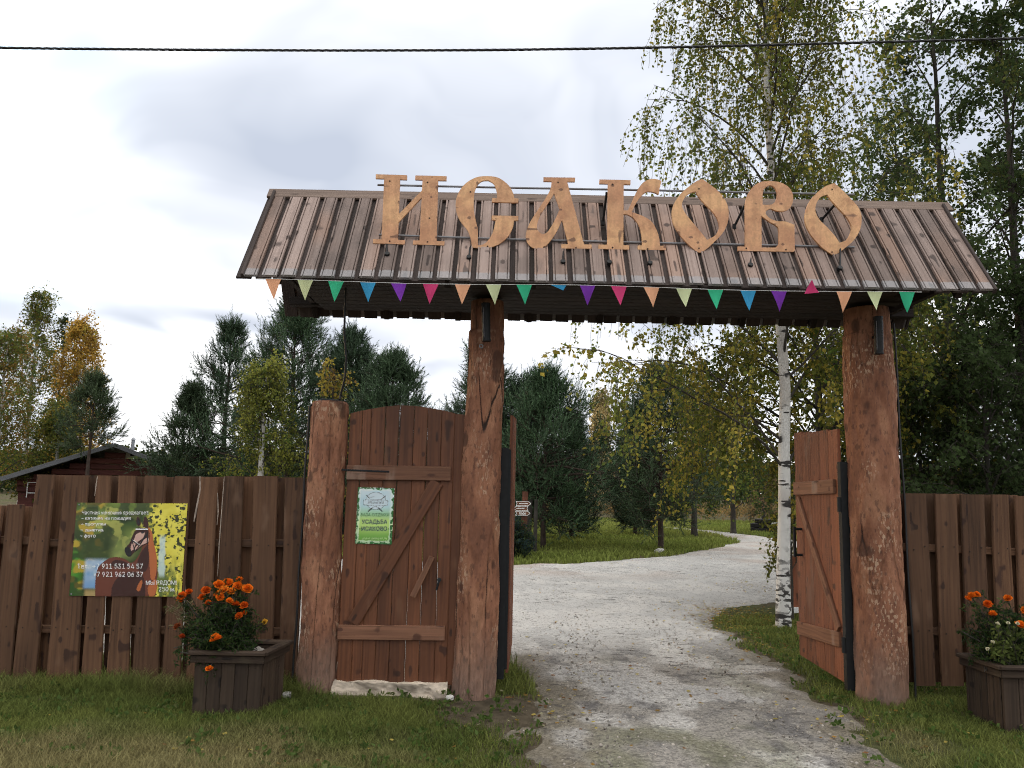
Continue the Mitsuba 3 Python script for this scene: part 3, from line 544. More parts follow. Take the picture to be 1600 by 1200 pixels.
steel_frame(kk2, at(784.5, 900, 6.70)[0], 6.70, at(780, 1060, 6.7)[2], at(790, 700, 6.7)[2], .062)

# ------------------------------------------------------------------ fences
FY = 6.60
def fence(label, planks, ytop, backs, rails, z0=.0, ybk=None):
    k = thing('plank_fence', label, 'fence')
    for i, (a, b, c, d) in enumerate(planks):
        yt = ytop(.5 * (a + b)) + rng.uniform(-1.2, 1.2)
        poly_board([at(a, yt, FY), at(b, yt + .3, FY), at(d, 1072, FY), at(c, 1072, FY)], FY + rng.uniform(-.004, .004), .028, 'fence_wood', 'front_plank', k, 8, 0, wav=.006, seed=i * 7 + len(planks))
    for i, (a, b, c, d) in enumerate(backs):
        yt = ytop(.5 * (a + b)) + rng.uniform(0, 2.5); Yb = FY + .09
        poly_board([at(a, yt, Yb), at(b, yt, Yb), at(d, 1066, Yb), at(c, 1066, Yb)], Yb + rng.uniform(-.004, .004), .026, 'fence_wood', 'back_plank', k, 6, 0, wav=.005, seed=i * 5 + 100)
    nl_ = [rodm(q + [0, -.004, 0], q + [0, .004, 0], .0055, 7) for (a, b, c, d) in planks for (ra, rb) in rails for f_ in (.25, .75) for q in [at(a + (b - a) * f_ + (c - a) * (((ra[1] + rb[1]) / 2 - 745) / 325), ra[1] + (rb[1] - ra[1]) * ((a + b) / 2 - ra[0]) / (rb[0] - ra[0]) + rng.uniform(-4, 4), FY - .002)]]
    lab(put('nail_heads', merge(*nl_), 'rusty_nail', k), 'rusty nail heads along the rails', kind='stuff')
    for a, b in rails: bar(at(*a, FY + .058), at(*b, FY + .058), .06, .048, 'fence_wood', 'rail', k)
    return k
tp = lambda x: 741.5 + (x - 60) * .009
LP = [(57, 86, 18, 54), (102, 138, 70, 120), (152, 173, 125, 156), (186, 212, 165, 200), (226, 258, 205, 246), (273, 297, 252, 281), (312, 341, 289, 325), (350, 381, 333, 368), (397, 433, 383, 424), (446, 477, 434, 464)]
LB = [(83, 104, 56, 78), (136, 155, 115, 130), (171, 190, 159.5, 170), (209, 230, 203.5, 212), (254, 276, 241, 256), (295, 315, 285, 294), (338, 352, 322, 338), (378, 399, 366, 385), (430, 447, 421, 436)]
FK = fence('tall dark brown plank fence left of the small door, carrying the horse poster', LP, tp, LB, [((60, 848), (470, 849)), ((48, 982), (466, 987))])
for pts, rr_ in (([(312.5, 744), (313, 765), (309, 785), (305, 805), (303, 815)], .0075), ([(350.5, 745), (347, 790), (342.5, 850), (340, 900)], .004), ([(152.5, 744), (150.5, 757), (148, 775)], .005), ([(340, 770), (341, 800), (339, 820)], .004)):
    put('bark_edge', tube1([at(x, y, FY + .001) for x, y in pts], rr_ * np.array([.6] + [1.] * (len(pts) - 2) + [.5]), 7, 14), 'pale_wood', FK, smooth=True)
LP2 = [(-210, -182, -255, -222), (-160, -130, -205, -170), (-110, -80, -150, -115), (-60, -30, -98, -60), (-22, 4, -62, -30), (12, 37, -17, 16)]
LB2 = [(-190, -160, -228, -200), (-135, -110, -175, -145), (-84, -58, -120, -95), (-34, -18, -64, -55), (0, 16, -34, -18), (33, 58, 8, 20)]
fence('lower section of dark brown plank fence at the left edge of the photo', LP2, lambda x: 789.0 + x * .01, LB2, [((-255, 838), (58, 845)), ((-262, 975), (52, 981))])
tr_ = lambda x: 769.5 + (x - 1410) * .022
RP = [(1413, 1447, 1431, 1463), (1460, 1495, 1473, 1507), (1502, 1538, 1515, 1549), (1549, 1577, 1560, 1589), (1586, 1616, 1598, 1628), (1630, 1662, 1644, 1676), (1676, 1708, 1692, 1724)]
RB = [(1396, 1415, 1415, 1433), (1443, 1463, 1459, 1475), (1492, 1505, 1503, 1517), (1534, 1552, 1545, 1562), (1574, 1590, 1586, 1602), (1612, 1634, 1626, 1648)]
fence('dark brown plank fence right of the right log post, behind a flower planter', RP, tr_, RB, [((1396, 854), (1720, 868)), ((1402, 984), (1730, 998))])
fp = thing('steel_post', 'thin black steel fence post beside the right log post', 'post')
x0 = at(1402, 900, 6.72); put('tube', trimesh.creation.box((.045, .045, 1.5), frame([x0[0] - .0, 6.735, .72], [1, 0, 0], [0, 1, 0], [0, 0, 1])), 'black_metal', fp)

# ------------------------------------------------------------------ horse poster
PO = thing('horse_poster', 'glossy printed poster of a brown horse in autumn woods, on the left fence', 'poster')
PY = FY - .012
def pz(x, y): return 80 + x / 6, 760 + y / 6
c4 = [pz(242, 153), pz(1277, 160), pz(1218, 1034), pz(168, 1026)]
q4 = np.array([at(x, y, PY) for x, y in c4])
front = np.vstack([q4, q4 + [0, .006, 0]])
put('panel', (front[[0, 1, 2, 3, 4, 5, 6, 7]], [[0, 3, 2], [0, 2, 1], [4, 5, 6], [4, 6, 7], [0, 1, 5], [0, 5, 4], [3, 7, 6], [3, 6, 2], [0, 4, 7], [0, 7, 3], [1, 2, 6], [1, 6, 5]]), 'poster_print', PO, uv=np.array([[0, 1], [1, 1], [1, 0], [0, 0]] * 2, float))
def postercol(p, n, uv):
    s, t = uv.x, uv.y; big = fb(s * 5, t * 5, 1.0, 3); leaf = fb(s * 34, t * 34, 2.0, 3); mid = fb(s * 13 + 3, t * 13, 4.0, 3)
    c = mixc((.035, .07, .012), (.20, .27, .05), dr.clip(big * 1.7 - .35, 0, 1))
    c = mixc(c, (.42, .42, .10), sst(.5, .68, mid) * sst(.25, .8, t) * .7)
    c = mixc(c, (.05, .22, .02), sst(.14, .02, s) * sst(.62, .4, t))
    c = mixc(c, (.45, .30, .03), sst(.60, .72, fb(s * 9, t * 9, 7.0, 2)) * sst(.3, .2, s) * .8)
    c = mixc(c, (.02, .035, .01), sst(.50, .42, fb(s * 7 + 3, t * 7, 9.0, 3)) * sst(.72, .62, s) * .8)
    right = sst(.57, .72, s + (mid - .5) * .22)
    y = mixc((.55, .48, .03), (.75, .68, .12), mid); y = mixc(y, (.03, .035, .01), sst(.57, .64, leaf)); low = sst(.5, .15, t); y = mixc(y, (.10, .14, .03), low * sst(.35, .6, fb(s * 22, t * 8, 3.0, 3)))
    c = mixc(c, y, right)
    st = sst(.035, .02, dr.abs(s - .80 + (mid - .5) * .03 - (.5 - t) * .05)) * sst(.68, .6, t) * sst(.18, .25, t); c = mixc(c, (.50, .62, .58), st * .85)
    wat = sst(.10, .14, s) * sst(.36, .28, s) * sst(.06, .10, t) * sst(.42, .36, t); c = mixc(c, mixc((.16, .30, .50), (.55, .62, .62), sst(.1, .3, t) * mid), wat)
    c = mixc(c, (.35, .25, .10), sst(.12, .15, s) * sst(.3, .25, s) * sst(.10, .03, t))
    c = mixc(c, (.35, .40, .12), sst(.3, .4, s) * sst(.62, .5, s) * sst(.75, .55, t) * sst(.35, .45, t) * big)
    return c
scene['poster_print'] = principled(mikit.proc(postercol), .35, .5)
for nm, c in dict(ink_white=(.78, .78, .76), ink_bay=(.125, .034, .018), ink_bay_dark=(.040, .012, .009), ink_chestnut=(.40, .115, .035), ink_black=(.012, .011, .012), ink_pink=(.52, .33, .27), ink_navy=(.02, .04, .09), ink_pale=(.52, .62, .66), ink_leaf=(.03, .13, .03), ink_pale_green=(.50, .62, .33)).items():
    scene[nm] = principled(rgb(*c), .4, .5)
def pr_(polys, lay, ink, name):
    pg = unary_union([curve(p) for p in polys]); pg = affinity.affine_transform(pg, [1 / 6, 0, 0, 1 / 6, 80, 760])
    return put(name, flat(pg, PY - .0006 * lay, .0005, .02), ink, PO)
H = lambda *p: [list(S(*p))]
pr_([[(412, 1030), (413, 890)] + S((425, 805), (455, 742), (505, 698), (550, 672), (600, 662), (660, 670), (710, 692), (745, 716), (785, 695), (815, 655), (842, 605), (855, 560)) + [(905, 500), (935, 480)] + S((965, 600), (998, 790), (985, 900)) + [(978, 1030)]], 1, 'ink_bay', 'horse_body')
pr_([[(560, 1030)] + S((575, 930), (640, 840), (740, 800), (850, 830), (880, 930)) + [(880, 1030)], S((600, 690), (700, 710), (735, 750), (650, 760), (560, 740)), [(840, 620), (905, 540)] + S((915, 700), (880, 800), (800, 760))], 2, 'ink_bay_dark', 'horse_shading')
pr_([[(912, 375)] + S((945, 430), (960, 520), (988, 650), (990, 770), (970, 865), (935, 868), (925, 780), (918, 650), (912, 540)), S((905, 950), (940, 900), (975, 870), (995, 930), (970, 1020), (920, 1025)), S((800, 960), (840, 880), (855, 900), (830, 980))], 3, 'ink_chestnut', 'horse_mane')
pr_([[(820, 385), (905, 392)] + S((928, 450), (915, 520), (882, 545), (850, 562), (805, 600), (770, 628), (745, 655), (715, 650), (692, 612), (696, 580), (735, 530), (755, 480), (778, 430)), S((806, 285), (798, 330), (815, 372), (840, 352), (826, 300)), S((882, 278), (908, 330), (905, 388), (866, 372), (866, 328))], 3, 'ink_bay_dark', 'horse_head')
pr_([S((800, 445), (872, 430), (862, 480), (800, 530), (772, 590), (745, 600), (752, 545), (780, 490)), S((800, 560), (900, 480), (910, 520), (840, 555), (785, 612))], 4, 'ink_pink', 'horse_blaze')
pr_([S((692, 578), (725, 568), (752, 608), (745, 655), (715, 652), (692, 615)), S((812, 300), (806, 335), (818, 360), (830, 345), (822, 305)), S((848, 425), (868, 420), (866, 440), (848, 442))], 5, 'ink_black', 'horse_muzzle')
def strap(a, b, w=9):
    a, b = np.array(a, float), np.array(b, float); n_ = norm(b - a)[::-1] * [-1, 1] * w / 2; return [tuple(a + n_), tuple(b + n_), tuple(b - n_), tuple(a - n_)]
pr_([strap((748, 500), (825, 553), 13), strap((908, 430), (825, 555), 13), strap((760, 520), (785, 605), 9), strap((905, 450), (900, 540), 9), strap((850, 520), (785, 610), 9)], 6, 'ink_black', 'bridle')
pr_([strap((790, 402), (908, 402), 11), strap((765, 500), (828, 548), 4)], 7, 'ink_white', 'browband')
def text_px(text, x0, x1, yb, cap, k, o, Y, ink, name, parent, bold=False, shear=0.0, slope_=0.0):
    m = meshkit.text_mesh(text, 1.0, 1.0, bold); v = np.array(m.vertices); xa, xb = v[:, 0].min(), v[:, 0].max()
    X = x0 + (v[:, 0] - xa) / (xb - xa) * (x1 - x0) + v[:, 1] * cap * shear; Yy = yb - v[:, 1] * cap + (X - x0) * slope_
    pts = np.array([at(o[0] + a / k, o[1] + b / k, Y - .0006 * c) for a, b, c in zip(X, Yy, v[:, 2])])
    return put(name, (pts, m.faces), ink, parent)
PT = PY - .0048
for tx, x0, x1, yb, cap in (('Частная конюшня предлагает:', 288, 918, 262, 34), ('– катание на лошадях', 282, 748, 312, 32), ('– прогулки', 280, 512, 367, 32), ('– занятия', 276, 487, 423, 32), ('– фото', 270, 416, 478, 32), ('Тел.: +7 911 531 54 57', 245, 860, 771, 46), ('+7 921 962 06 37', 396, 860, 847, 46), ('МЫ РЯДОМ!', 888, 1178, 922, 40), ('250 м.', 1010, 1162, 984, 40)):
    kk = text_px(tx, x0, x1, yb, cap, 6, (80, 760), PT, 'ink_white', 'lettering', PO)
s = Soup()
for a in ((262, 170), (1256, 178), (1200, 1015), (188, 1008)): s.add(*rodm(at(*pz(*a), PY - .003), at(*pz(*a), PY + .01), .006))
s.put('screw', 'steel', PO)

# ------------------------------------------------------------------ green door sign
DS = thing('door_sign', 'small green and blue printed sign on the plank door', 'sign')
SYY = DY - .008
def dzp(x, y): return 520 + x / 9.23, 740 + y / 9.23
q4 = np.array([at(*dzp(*c), SYY) for c in ((365, 195), (890, 212), (848, 1022), (320, 1008))]); front = np.vstack([q4, q4 + [0, .006, 0]])
put('panel', (front, [[0, 3, 2], [0, 2, 1], [4, 5, 6], [4, 6, 7], [0, 1, 5], [0, 5, 4], [3, 7, 6], [3, 6, 2], [0, 4, 7], [0, 7, 3], [1, 2, 6], [1, 6, 5]]), 'sign_print', DS, uv=np.array([[0, 1], [1, 1], [1, 0], [0, 0]] * 2, float))
def signcol(p, n, uv):
    s, t = uv.x, uv.y; c = mixc((.14, .34, .05), (.42, .60, .16), sst(.1, .35, t)); c = mixc(c, (.30, .52, .30), sst(.40, .55, t)); c = mixc(c, (.42, .60, .66), sst(.5, .72, t)); c = mixc(c, (.62, .68, .70), sst(.6, 1., t) * fb(s * 4, t * 4, 1.0, 2))
    e = dr.minimum(dr.minimum(s, 1 - s) * .66, dr.minimum(t, 1 - t)); w = ns(s * 19, t * 29, 3.0)
    c = mixc(c, (.66, .74, .62), sst(.055, .045, e - .02 * w) * .5)
    return mixc(c, (.02, .12, .025), sst(.035, .026, e - (w - .5) * .05) * sst(.42, .5, ns(s * 26, t * 40, 8.0) + .12))
scene['sign_print'] = principled(mikit.proc(signcol), .35, .5)
def sg_(poly, lay, ink, name):
    pg = affinity.affine_transform(poly, [1 / 9.23, 0, 0, 1 / 9.23, 520, 740]); return put(name, flat(pg, SYY - .0006 * lay, .0005, .01), ink, DS)
el = affinity.scale(Point(620, 395).buffer(1, 48), 145, 128); bb = Polygon([(450, 385), (790, 395), (785, 455), (450, 447)]).buffer(8)
sg_(el.union(bb).difference(el.union(bb).buffer(-5)), 1, 'ink_black', 'emblem_outline'); sg_(el.union(bb).buffer(-6), 1, 'ink_pale', 'emblem')
sg_(unary_union([Polygon(strap(a, b, w)) for a, b, w in (((482, 308), (530, 360), 9), ((768, 318), (690, 380), 9), ((508, 545), (570, 495), 16), ((715, 548), (655, 492), 16), ((570, 495), (622, 470), 5), ((655, 492), (610, 466), 5), ((500, 380), (740, 388), 4), ((500, 455), (740, 460), 4), ((520, 352), (600, 330), 4), ((540, 372), (700, 372), 4))]), 2, 'ink_black', 'crossed_rods')
for tx, x0, x1, yb, cap, ink, bold, sh in (('Исаково', 505, 735, 432, 36, 'ink_black', False, .25), ('БАЗА ОТДЫХА', 405, 815, 615, 46, 'ink_leaf', False, 0), ('УСАДЬБА', 418, 785, 722, 58, 'ink_navy', True, 0), ('ИСАКОВО', 412, 782, 822, 58, 'ink_navy', True, 0), ('«', 380, 402, 816, 40, 'ink_leaf', False, 0), ('»', 792, 814, 816, 40, 'ink_leaf', False, 0), ('www.isakovo.ru', 425, 780, 948, 30, 'ink_pale_green', False, 0)):
    text_px(tx, x0, x1, yb, cap, 9.23, (520, 740), SYY - .0018, ink, 'lettering', DS, bold, sh)

# ------------------------------------------------------------------ foliage tools
def lerp_path(P, idx, s):
    M = P.shape[1]; f = s * (M - 1); i = np.minimum(f.astype(int), M - 2); w = (f - i)[:, None]
    a, b = P[idx, i], P[idx, i + 1]; return a * (1 - w) + b * w, norm(b - a)
def spawn(P, n, smin, ang, length, g=0.0, M=6, bend=0.0, wob=.1, r=None, smax=1.0):
    """n children per parent path P: (paths, parent index, s). ang: (lo, hi) degrees from the parent; bend > 0 curves down."""
    N = len(P); idx = np.repeat(np.arange(N), n); s = smin + (smax - smin) * ((np.tile(np.arange(n), N) + r.random(N * n)) / n)
    p, t = lerp_path(P, idx, np.clip(s, 0, 1)); rv = norm(r.normal(size=(N * n, 3))); q = norm(rv - t * (rv * t).sum(1, keepdims=True))
    a = np.radians(r.uniform(*ang, N * n))[:, None]; d = norm(t * np.cos(a) + q * np.sin(a) + np.array([0, 0, -g])); L = (length(idx, s) * r.uniform(.75, 1.25, N * n))[:, None]
    out = [p]
    for j in range(1, M):
        d = norm(d + np.array([0, 0, -bend / M]) + r.normal(size=d.shape) * wob / M); out.append(out[-1] + d * L / (M - 1))
    return np.stack(out, 1), idx, s
def leaves(pts, size, r, col, var=.35, hang=.6, aspect=.75):
    """Folded leaf-shaped faces at the points."""
    n = len(pts); ax = norm(r.normal(size=(n, 3)) * .8 + np.array([0, 0, -hang])); sd = norm(np.cross(ax, r.normal(size=(n, 3)))); L = (size * r.uniform(.7, 1.3, n))[:, None]; w = L * aspect * .5
    nr = np.cross(ax, sd); V = np.stack([pts, pts + ax * L * .45 + sd * w + nr * w * .25, pts + ax * L, pts + ax * L * .45 - sd * w + nr * w * .25], 1).reshape(-1, 3)
    o = np.arange(n)[:, None] * 4; F = np.concatenate([o + [0, 1, 2], o + [0, 2, 3]], 1).reshape(-1, 3)
    C = np.repeat(np.clip(col * (1 + r.uniform(-var, var, (n, 1))), 0, 1), 4, 0); return V, F, C
def palette(r, n, cols, w):
    c = np.array(cols, float)[r.choice(len(cols), n, p=np.array(w) / np.sum(w))]; return c
def broadleaf(key, base, h, r, nl=22, t0=.15, crown=lambda t: .3, elev=(35, 65), droop=.5, nb=7, nt=6, twig=.7, tg=1.0, per=14, leaf=.05, cols=((.06, .09, .02),), wts=(1,), lean=(0, 0), r0=.1, bark='birch_bark', shift=None, hang=.6, limbs=None, lbl=None, sides=(0, 360), lmax=.035, path=None):
    base = np.asarray(base, float); M = 16; t = np.linspace(0, 1, M); tr = base + np.stack([lean[0] * t ** 1.3 * h, lean[1] * t * h, t * h], 1)
    if path is not None:
        path = np.array(path); tr = np.stack([np.interp(t * path[-1, 2], path[:, 2], path[:, i]) for i in range(3)], 1)
        tr[:, 2] += base[2]
    tr[1:-1, :2] += r.normal(size=(M - 2, 2)) * .012 * h / 8
    rad = r0 * (1 - t) ** .8 + .006; rad[0] *= 1.18
    v, f = tubes(tr[None], rad[None], 14); uv = np.stack([np.tile(np.arange(14) / 14 * 2 * r0 * 3.14, M) + base[0] * 7, v[:, 2]], 1)
    put('trunk', (v, f), bark, key, smooth=True, uv=uv)
    tt = t0 + (1 - t0) * ((np.arange(nl) + r.random(nl)) / nl) ** .95; tt = np.clip(tt, t0, .985)
    p, _ = lerp_path(tr[None], np.zeros(nl, int), tt); az = np.radians(sides[0] + (np.arange(nl) * 137.5 + r.uniform(-25, 25, nl)) % (sides[1] - sides[0])); e = np.radians(r.uniform(*elev, nl) + 18 * tt)
    L = np.array([crown(x) for x in (tt - t0) / (1 - t0)]) * h * r.uniform(.75, 1.2, nl); d = np.stack([np.cos(e) * np.cos(az), np.cos(e) * np.sin(az), np.sin(e)], 1)
    out = [p]
    for j in range(1, 9): d = norm(d + np.array([0, 0, -droop * .14 * j / 4]) + r.normal(size=d.shape) * .06); out.append(out[-1] + d * L[:, None] / 8)
    Lb = np.stack(out, 1)
    if limbs is not None:
        ex = np.stack([np.stack([np.interp(np.linspace(0, 1, 9), np.linspace(0, 1, len(q)), np.array(q)[:, i]) for i in range(3)], 1) for q in limbs]); Lb = np.concatenate([Lb, ex]); L = np.concatenate([L, np.linalg.norm(ex[:, -1] - ex[:, 0], axis=1)]); tt = np.concatenate([tt, np.full(len(ex), t0)])
    B, bi, bs = spawn(Lb, nb, .18, (25, 60), lambda i, s: L[i] * .42 * (1.15 - s * .75) + .12, g=.05, M=6, bend=droop * .8, wob=.6, r=r)
    W, wi, ws = spawn(B, nt, .15, (20, 60), lambda i, s: np.full(len(i), twig), g=tg * .5, M=5, bend=tg * 1.6, wob=.6, r=r)
    lr = np.minimum(.012 * L + .004, lmax)[:, None] * (1 - np.linspace(0, .85, 9)); br = np.full((len(B), 6), .006) * (1 - np.linspace(0, .6, 6)); wr = np.full((len(W), 5), .0022)
    put('limbs', merge(tubes(Lb, lr, 6), tubes(B, br, 4), tubes(W, wr, 3)), bark if bark != 'birch_bark' else 'dark_bark', key)
    idx = np.repeat(np.arange(len(W)), per); s = r.random(len(idx)); lp, _ = lerp_path(W, idx, s); lp = lp + r.normal(size=lp.shape) * leaf * .5
    tone = r.uniform(.65, 1.35, len(Lb))[bi[wi[idx]]]; bcol = palette(r, len(B), cols, wts)[wi[idx]]; mixin = palette(r, len(idx), cols, wts); k = r.random(len(idx))[:, None] < .35
    V, F, C = leaves(lp, leaf, r, np.where(k, mixin, bcol) * tone[:, None], hang=hang)
    put('foliage', (V, F), 'leaf', key, color=C)
    return tr
def pine(key, base, h, r, width=.3, t0=.12, r0=None, shoot=.36, need=.08, col=(.021, .040, .021), dens=1.0, up=30, thin=1.0, wh=.42, prof=None, nw=.019, lean=0.0, candles=1.0, kn=18):
    base = np.asarray(base, float); r0 = r0 or .012 * h + .03; M = 12; t = np.linspace(0, 1, M); tr = base + np.stack([lean * h * t + .0 * t, 0 * t, h * t], 1); tr[1:-1, :2] += r.normal(size=(M - 2, 2)) * .015
    v, f = tubes(tr[None], (r0 * (1 - t * .93))[None], 10); put('trunk', (v, f), 'pine_bark', key, smooth=True)
    prof = prof or (lambda x: (1 - x) ** .95 * (.60 + .9 * min(1, x * 4)) if x < .25 else (1 - x) ** .95 * 1.45)
    zs = np.arange(t0 * h, h * .97, wh * (.8 if h < 7 else 1.0)); P0, D0, L0 = [], [], []
    for z in zs:
        n = r.integers(5, 8); a0 = r.uniform(0, 6.3)
        for j in range(n):
            if r.random() > thin: continue
            x = (z / h - t0) / (1 - t0); az = a0 + j * 6.283 / n + r.uniform(-.3, .3); e = math.radians(up * (.15 + 1.3 * x) + r.uniform(-14, 14)); L = max(.15, width * h * prof(x) * r.uniform(.5, 1.25))
            P0.append(base + [lean * z, 0, z + r.uniform(-.08, .08)]); D0.append([math.cos(e) * math.cos(az), math.cos(e) * math.sin(az), math.sin(e)]); L0.append(L)
    p, d, L = np.array(P0), np.array(D0), np.array(L0); out = [p]
    for j in range(1, 8): d = norm(d + np.array([0, 0, .05 if j > 4 else -.03]) + r.normal(size=d.shape) * .05); out.append(out[-1] + d * L[:, None] / 7)
    B = np.stack(out, 1); n1 = max(4, int(7 * dens))
    C1, ci, cs = spawn(B, n1, .25, (35, 60), lambda i, s: L[i] * .46 * (1.1 - s * .6) + .12, g=-.12, M=4, bend=-.35, wob=.5, r=r)
    n2 = max(4, int(6 * dens)); Sh, si, ss = spawn(C1, n2, .15, (25, 55), lambda i, s: np.full(len(i), shoot), g=-.25, M=3, bend=-.5, wob=.3, r=r)
    tip, _, _ = spawn(B, 4, .72, (5, 40), lambda i, s: np.full(len(i), shoot * 1.15), g=-.55 * candles, M=3, bend=-.5, wob=.2, r=r)
    tc, _, _ = spawn(C1, 1, .95, (0, 25), lambda i, s: np.full(len(i), shoot * 1.25), g=-.8 * candles, M=3, bend=-.5, wob=.2, r=r)
    Tp, _, _ = spawn(tr[None], 12, .84, (0, 35), lambda i, s: shoot * (1.5 - 1.2 * (1 - s) * 4), g=-1.0, M=3, bend=-.5, wob=.2, r=r)
    put('limbs', merge(tubes(B, (.018 * L[:, None] + .006) * (1 - np.linspace(0, .8, 8)), 5), tubes(C1, np.full((len(C1), 4), .006), 3)), 'pine_bark', key)
    A = np.concatenate([Sh, tip, tc, Tp]); k = kn; idx = np.repeat(np.arange(len(A)), k); s = np.tile((np.arange(k) + .5) / k, len(A)); q, tn = lerp_path(A, idx, s)
    rv = norm(r.normal(size=q.shape)); rad = norm(rv - tn * (rv * tn).sum(1, keepdims=True)); dn = norm(tn * .95 + rad * .62); ln = (need * r.uniform(.75, 1.2, len(q)))[:, None]; sd = norm(np.cross(dn, r.normal(size=q.shape))) * nw * .5
    V = np.stack([q - sd, q + sd, q + dn * ln], 1).reshape(-1, 3); F = np.arange(len(V)).reshape(-1, 3)
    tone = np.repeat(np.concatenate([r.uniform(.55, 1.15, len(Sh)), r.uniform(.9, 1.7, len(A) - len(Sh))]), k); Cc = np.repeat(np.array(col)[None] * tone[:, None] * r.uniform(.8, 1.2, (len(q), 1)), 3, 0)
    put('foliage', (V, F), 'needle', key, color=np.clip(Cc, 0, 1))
def R(s): return np.random.default_rng(s)
def top_h(px, ytop, Y): return at(px, ytop, Y)[2]

GREEN, OLIVE, YEL, GOLD, DARK = (.075, .11, .026), (.135, .150, .035), (.30, .25, .05), (.42, .26, .05), (.056, .082, .034)
# ------------------------------------------------------------------ trees
k = thing('birch_tree', 'tall white-trunked birch with drooping yellow green leaves behind the right end of the gate roof', 'tree')
B0 = gr(1222, 978); YB = B0[1]
pts = [gr(1224, 980)] + [at(x, y, YB) for x, y in ((1224, 850), (1226, 700), (1224, 600), (1216, 450), (1207, 300), (1198, 120), (1196, -40), (1200, -300))]
path = np.array(pts); path[:, 2] -= path[0, 2]
lim = [[at(1223, 730, YB), at(1185, 682, YB - .3), at(1140, 650, YB - .6), at(1090, 625, YB - .8), at(1030, 590, YB - 1), at(985, 572, YB - 1.1), at(962, 585, YB - 1.2)],
       [at(1224, 690, YB), at(1160, 640, YB - .2), at(1105, 575, YB - .4), at(1068, 545, YB - .5)], [at(1224, 640, YB), at(1270, 560, YB + .5), at(1330, 520, YB + .9), at(1400, 530, YB + 1.1), at(1440, 570, YB + 1.3)],
       [at(1224, 720, YB), at(1180, 660, YB + .8), at(1130, 620, YB + 1.4), at(1090, 640, YB + 1.9), at(1070, 700, YB + 2)], [at(1224, 740, YB), at(1250, 690, YB + .3), at(1290, 640, YB + .5), at(1330, 650, YB + .6)]]
broadleaf(k, B0 + [0, 0, -.05], path[-1, 2], R(101), nl=50, t0=.26, lmax=.019, crown=lambda t: .185 * (1 - t) ** .6 + .03, elev=(36, 62), droop=.62, nb=7, nt=6, twig=.85, tg=2.1, per=21, leaf=.050, cols=(OLIVE, (.105, .135, .035), (.22, .205, .045), YEL), wts=(4, 3, 2.2, 1), r0=.078, path=path, limbs=lim)
k = thing('aspen_tree', 'leafy yellow green tree with dark trunk just behind the white birch trunk', 'tree')
b = at(1284, 770, 12.2); b[2] = 0; YA = 12.2
lim = [[at(1278, 690, YA), at(1200, 640, YA - .6), at(1140, 600, YA - 1.2), at(1080, 570, YA - 1.6), at(1010, 560, YA - 2), at(968, 580, YA - 2.2)], [at(1278, 640, YA), at(1210, 580, YA - .5), at(1150, 545, YA - .9), at(1095, 535, YA - 1.2)], [at(1278, 720, YA), at(1210, 690, YA - .4), at(1150, 660, YA - .8), at(1100, 650, YA - 1.)],
       [at(1278, 660, YA), at(1240, 590, YA - .8), at(1200, 545, YA - 1.3), at(1160, 530, YA - 1.6)], [at(1278, 640, YA), at(1310, 580, YA - .4), at(1340, 550, YA - .6), at(1370, 560, YA - .8)], [at(1278, 700, YA), at(1240, 650, YA - .9), at(1205, 620, YA - 1.5)], [at(1278, 730, YA), at(1180, 700, YA + .2), at(1110, 690, YA + .3), at(1060, 720, YA + .4)]]
broadleaf(k, b, top_h(1284, 400, YA), R(111), nl=30, t0=.33, lmax=.022, crown=lambda t: .42 * (1 - t) ** .5 + .05, elev=(15, 55), droop=.45, nb=9, nt=6, twig=.42, tg=.8, per=14, leaf=.066, cols=(OLIVE, (.21, .19, .04), GREEN, YEL), wts=(4, 2.5, 2, 1.2), r0=.085, bark='dark_bark', limbs=lim)
k = thing('birch_sapling', 'young birch shoots with yellow green leaves at the foot of the white birch trunk', 'tree')
broadleaf(k, gr(1243, 972) + [0, .1, 0], 2.1, R(5), nl=14, t0=.25, crown=lambda t: .15, elev=(30, 70), droop=.6, nb=4, nt=4, twig=.25, tg=.8, per=9, leaf=.05, cols=((.20, .21, .06), YEL, OLIVE), wts=(3, 2, 2), r0=.012, bark='dark_bark')
def dtree(lbl, px, Y, ytop, r0, seed, name='alder_tree', zb=0.0, grp=None, **kw):
    k = thing(name, lbl, 'tree', grp); b = at(px, 770, Y); b[2] = zb; h = top_h(px, ytop, Y) - zb
    broadleaf(k, b, h, R(seed), r0=r0, bark=kw.pop('bark', 'dark_bark'), **kw)
ald = dict(nl=26, t0=.10, crown=lambda t: .20 * (1 - t) ** .55 + .035, elev=(25, 60), droop=.25, nb=7, nt=5, twig=.42, tg=.35, per=11, leaf=.075, cols=(DARK, (.045, .068, .026), (.085, .10, .03)), wts=(5, 3, 1.6), hang=.35)
dtree('dark green alder rising behind the right fence, its thin top reaching above the power cable', 1495, 13.0, -20, .10, 31, **ald)
dtree('dark alder at the right edge of the photo, the densest one above the flower planter', 1610, 12.0, 10, .10, 32, **{**ald, 'nl': 30})
dtree('dark alder with sparse crown just right of the gate roof end', 1425, 15.5, 195, .08, 33, **{**ald, 'nl': 24})
dtree('dark alder behind the right edge, half out of the photo', 1690, 14.5, 60, .1, 34, **ald)
shr = dict(name='shrub', nl=24, t0=.04, crown=lambda t: .42 * (1 - t) ** .5 + .05, elev=(15, 60), droop=.25, nb=6, nt=5, twig=.35, tg=.4, per=11, leaf=.07, hang=.4)
dtree('dark green bush right behind the right fence, beside the right log post', 1440, 11.5, 600, .04, 41, cols=(DARK, (.05, .065, .02), (.12, .11, .02)), wts=(4, 3, .6), **shr)
dtree('dark bush behind the right fence above the orange flowers', 1545, 10.8, 560, .05, 42, cols=(DARK, (.045, .068, .026)), wts=(4, 3), **shr)
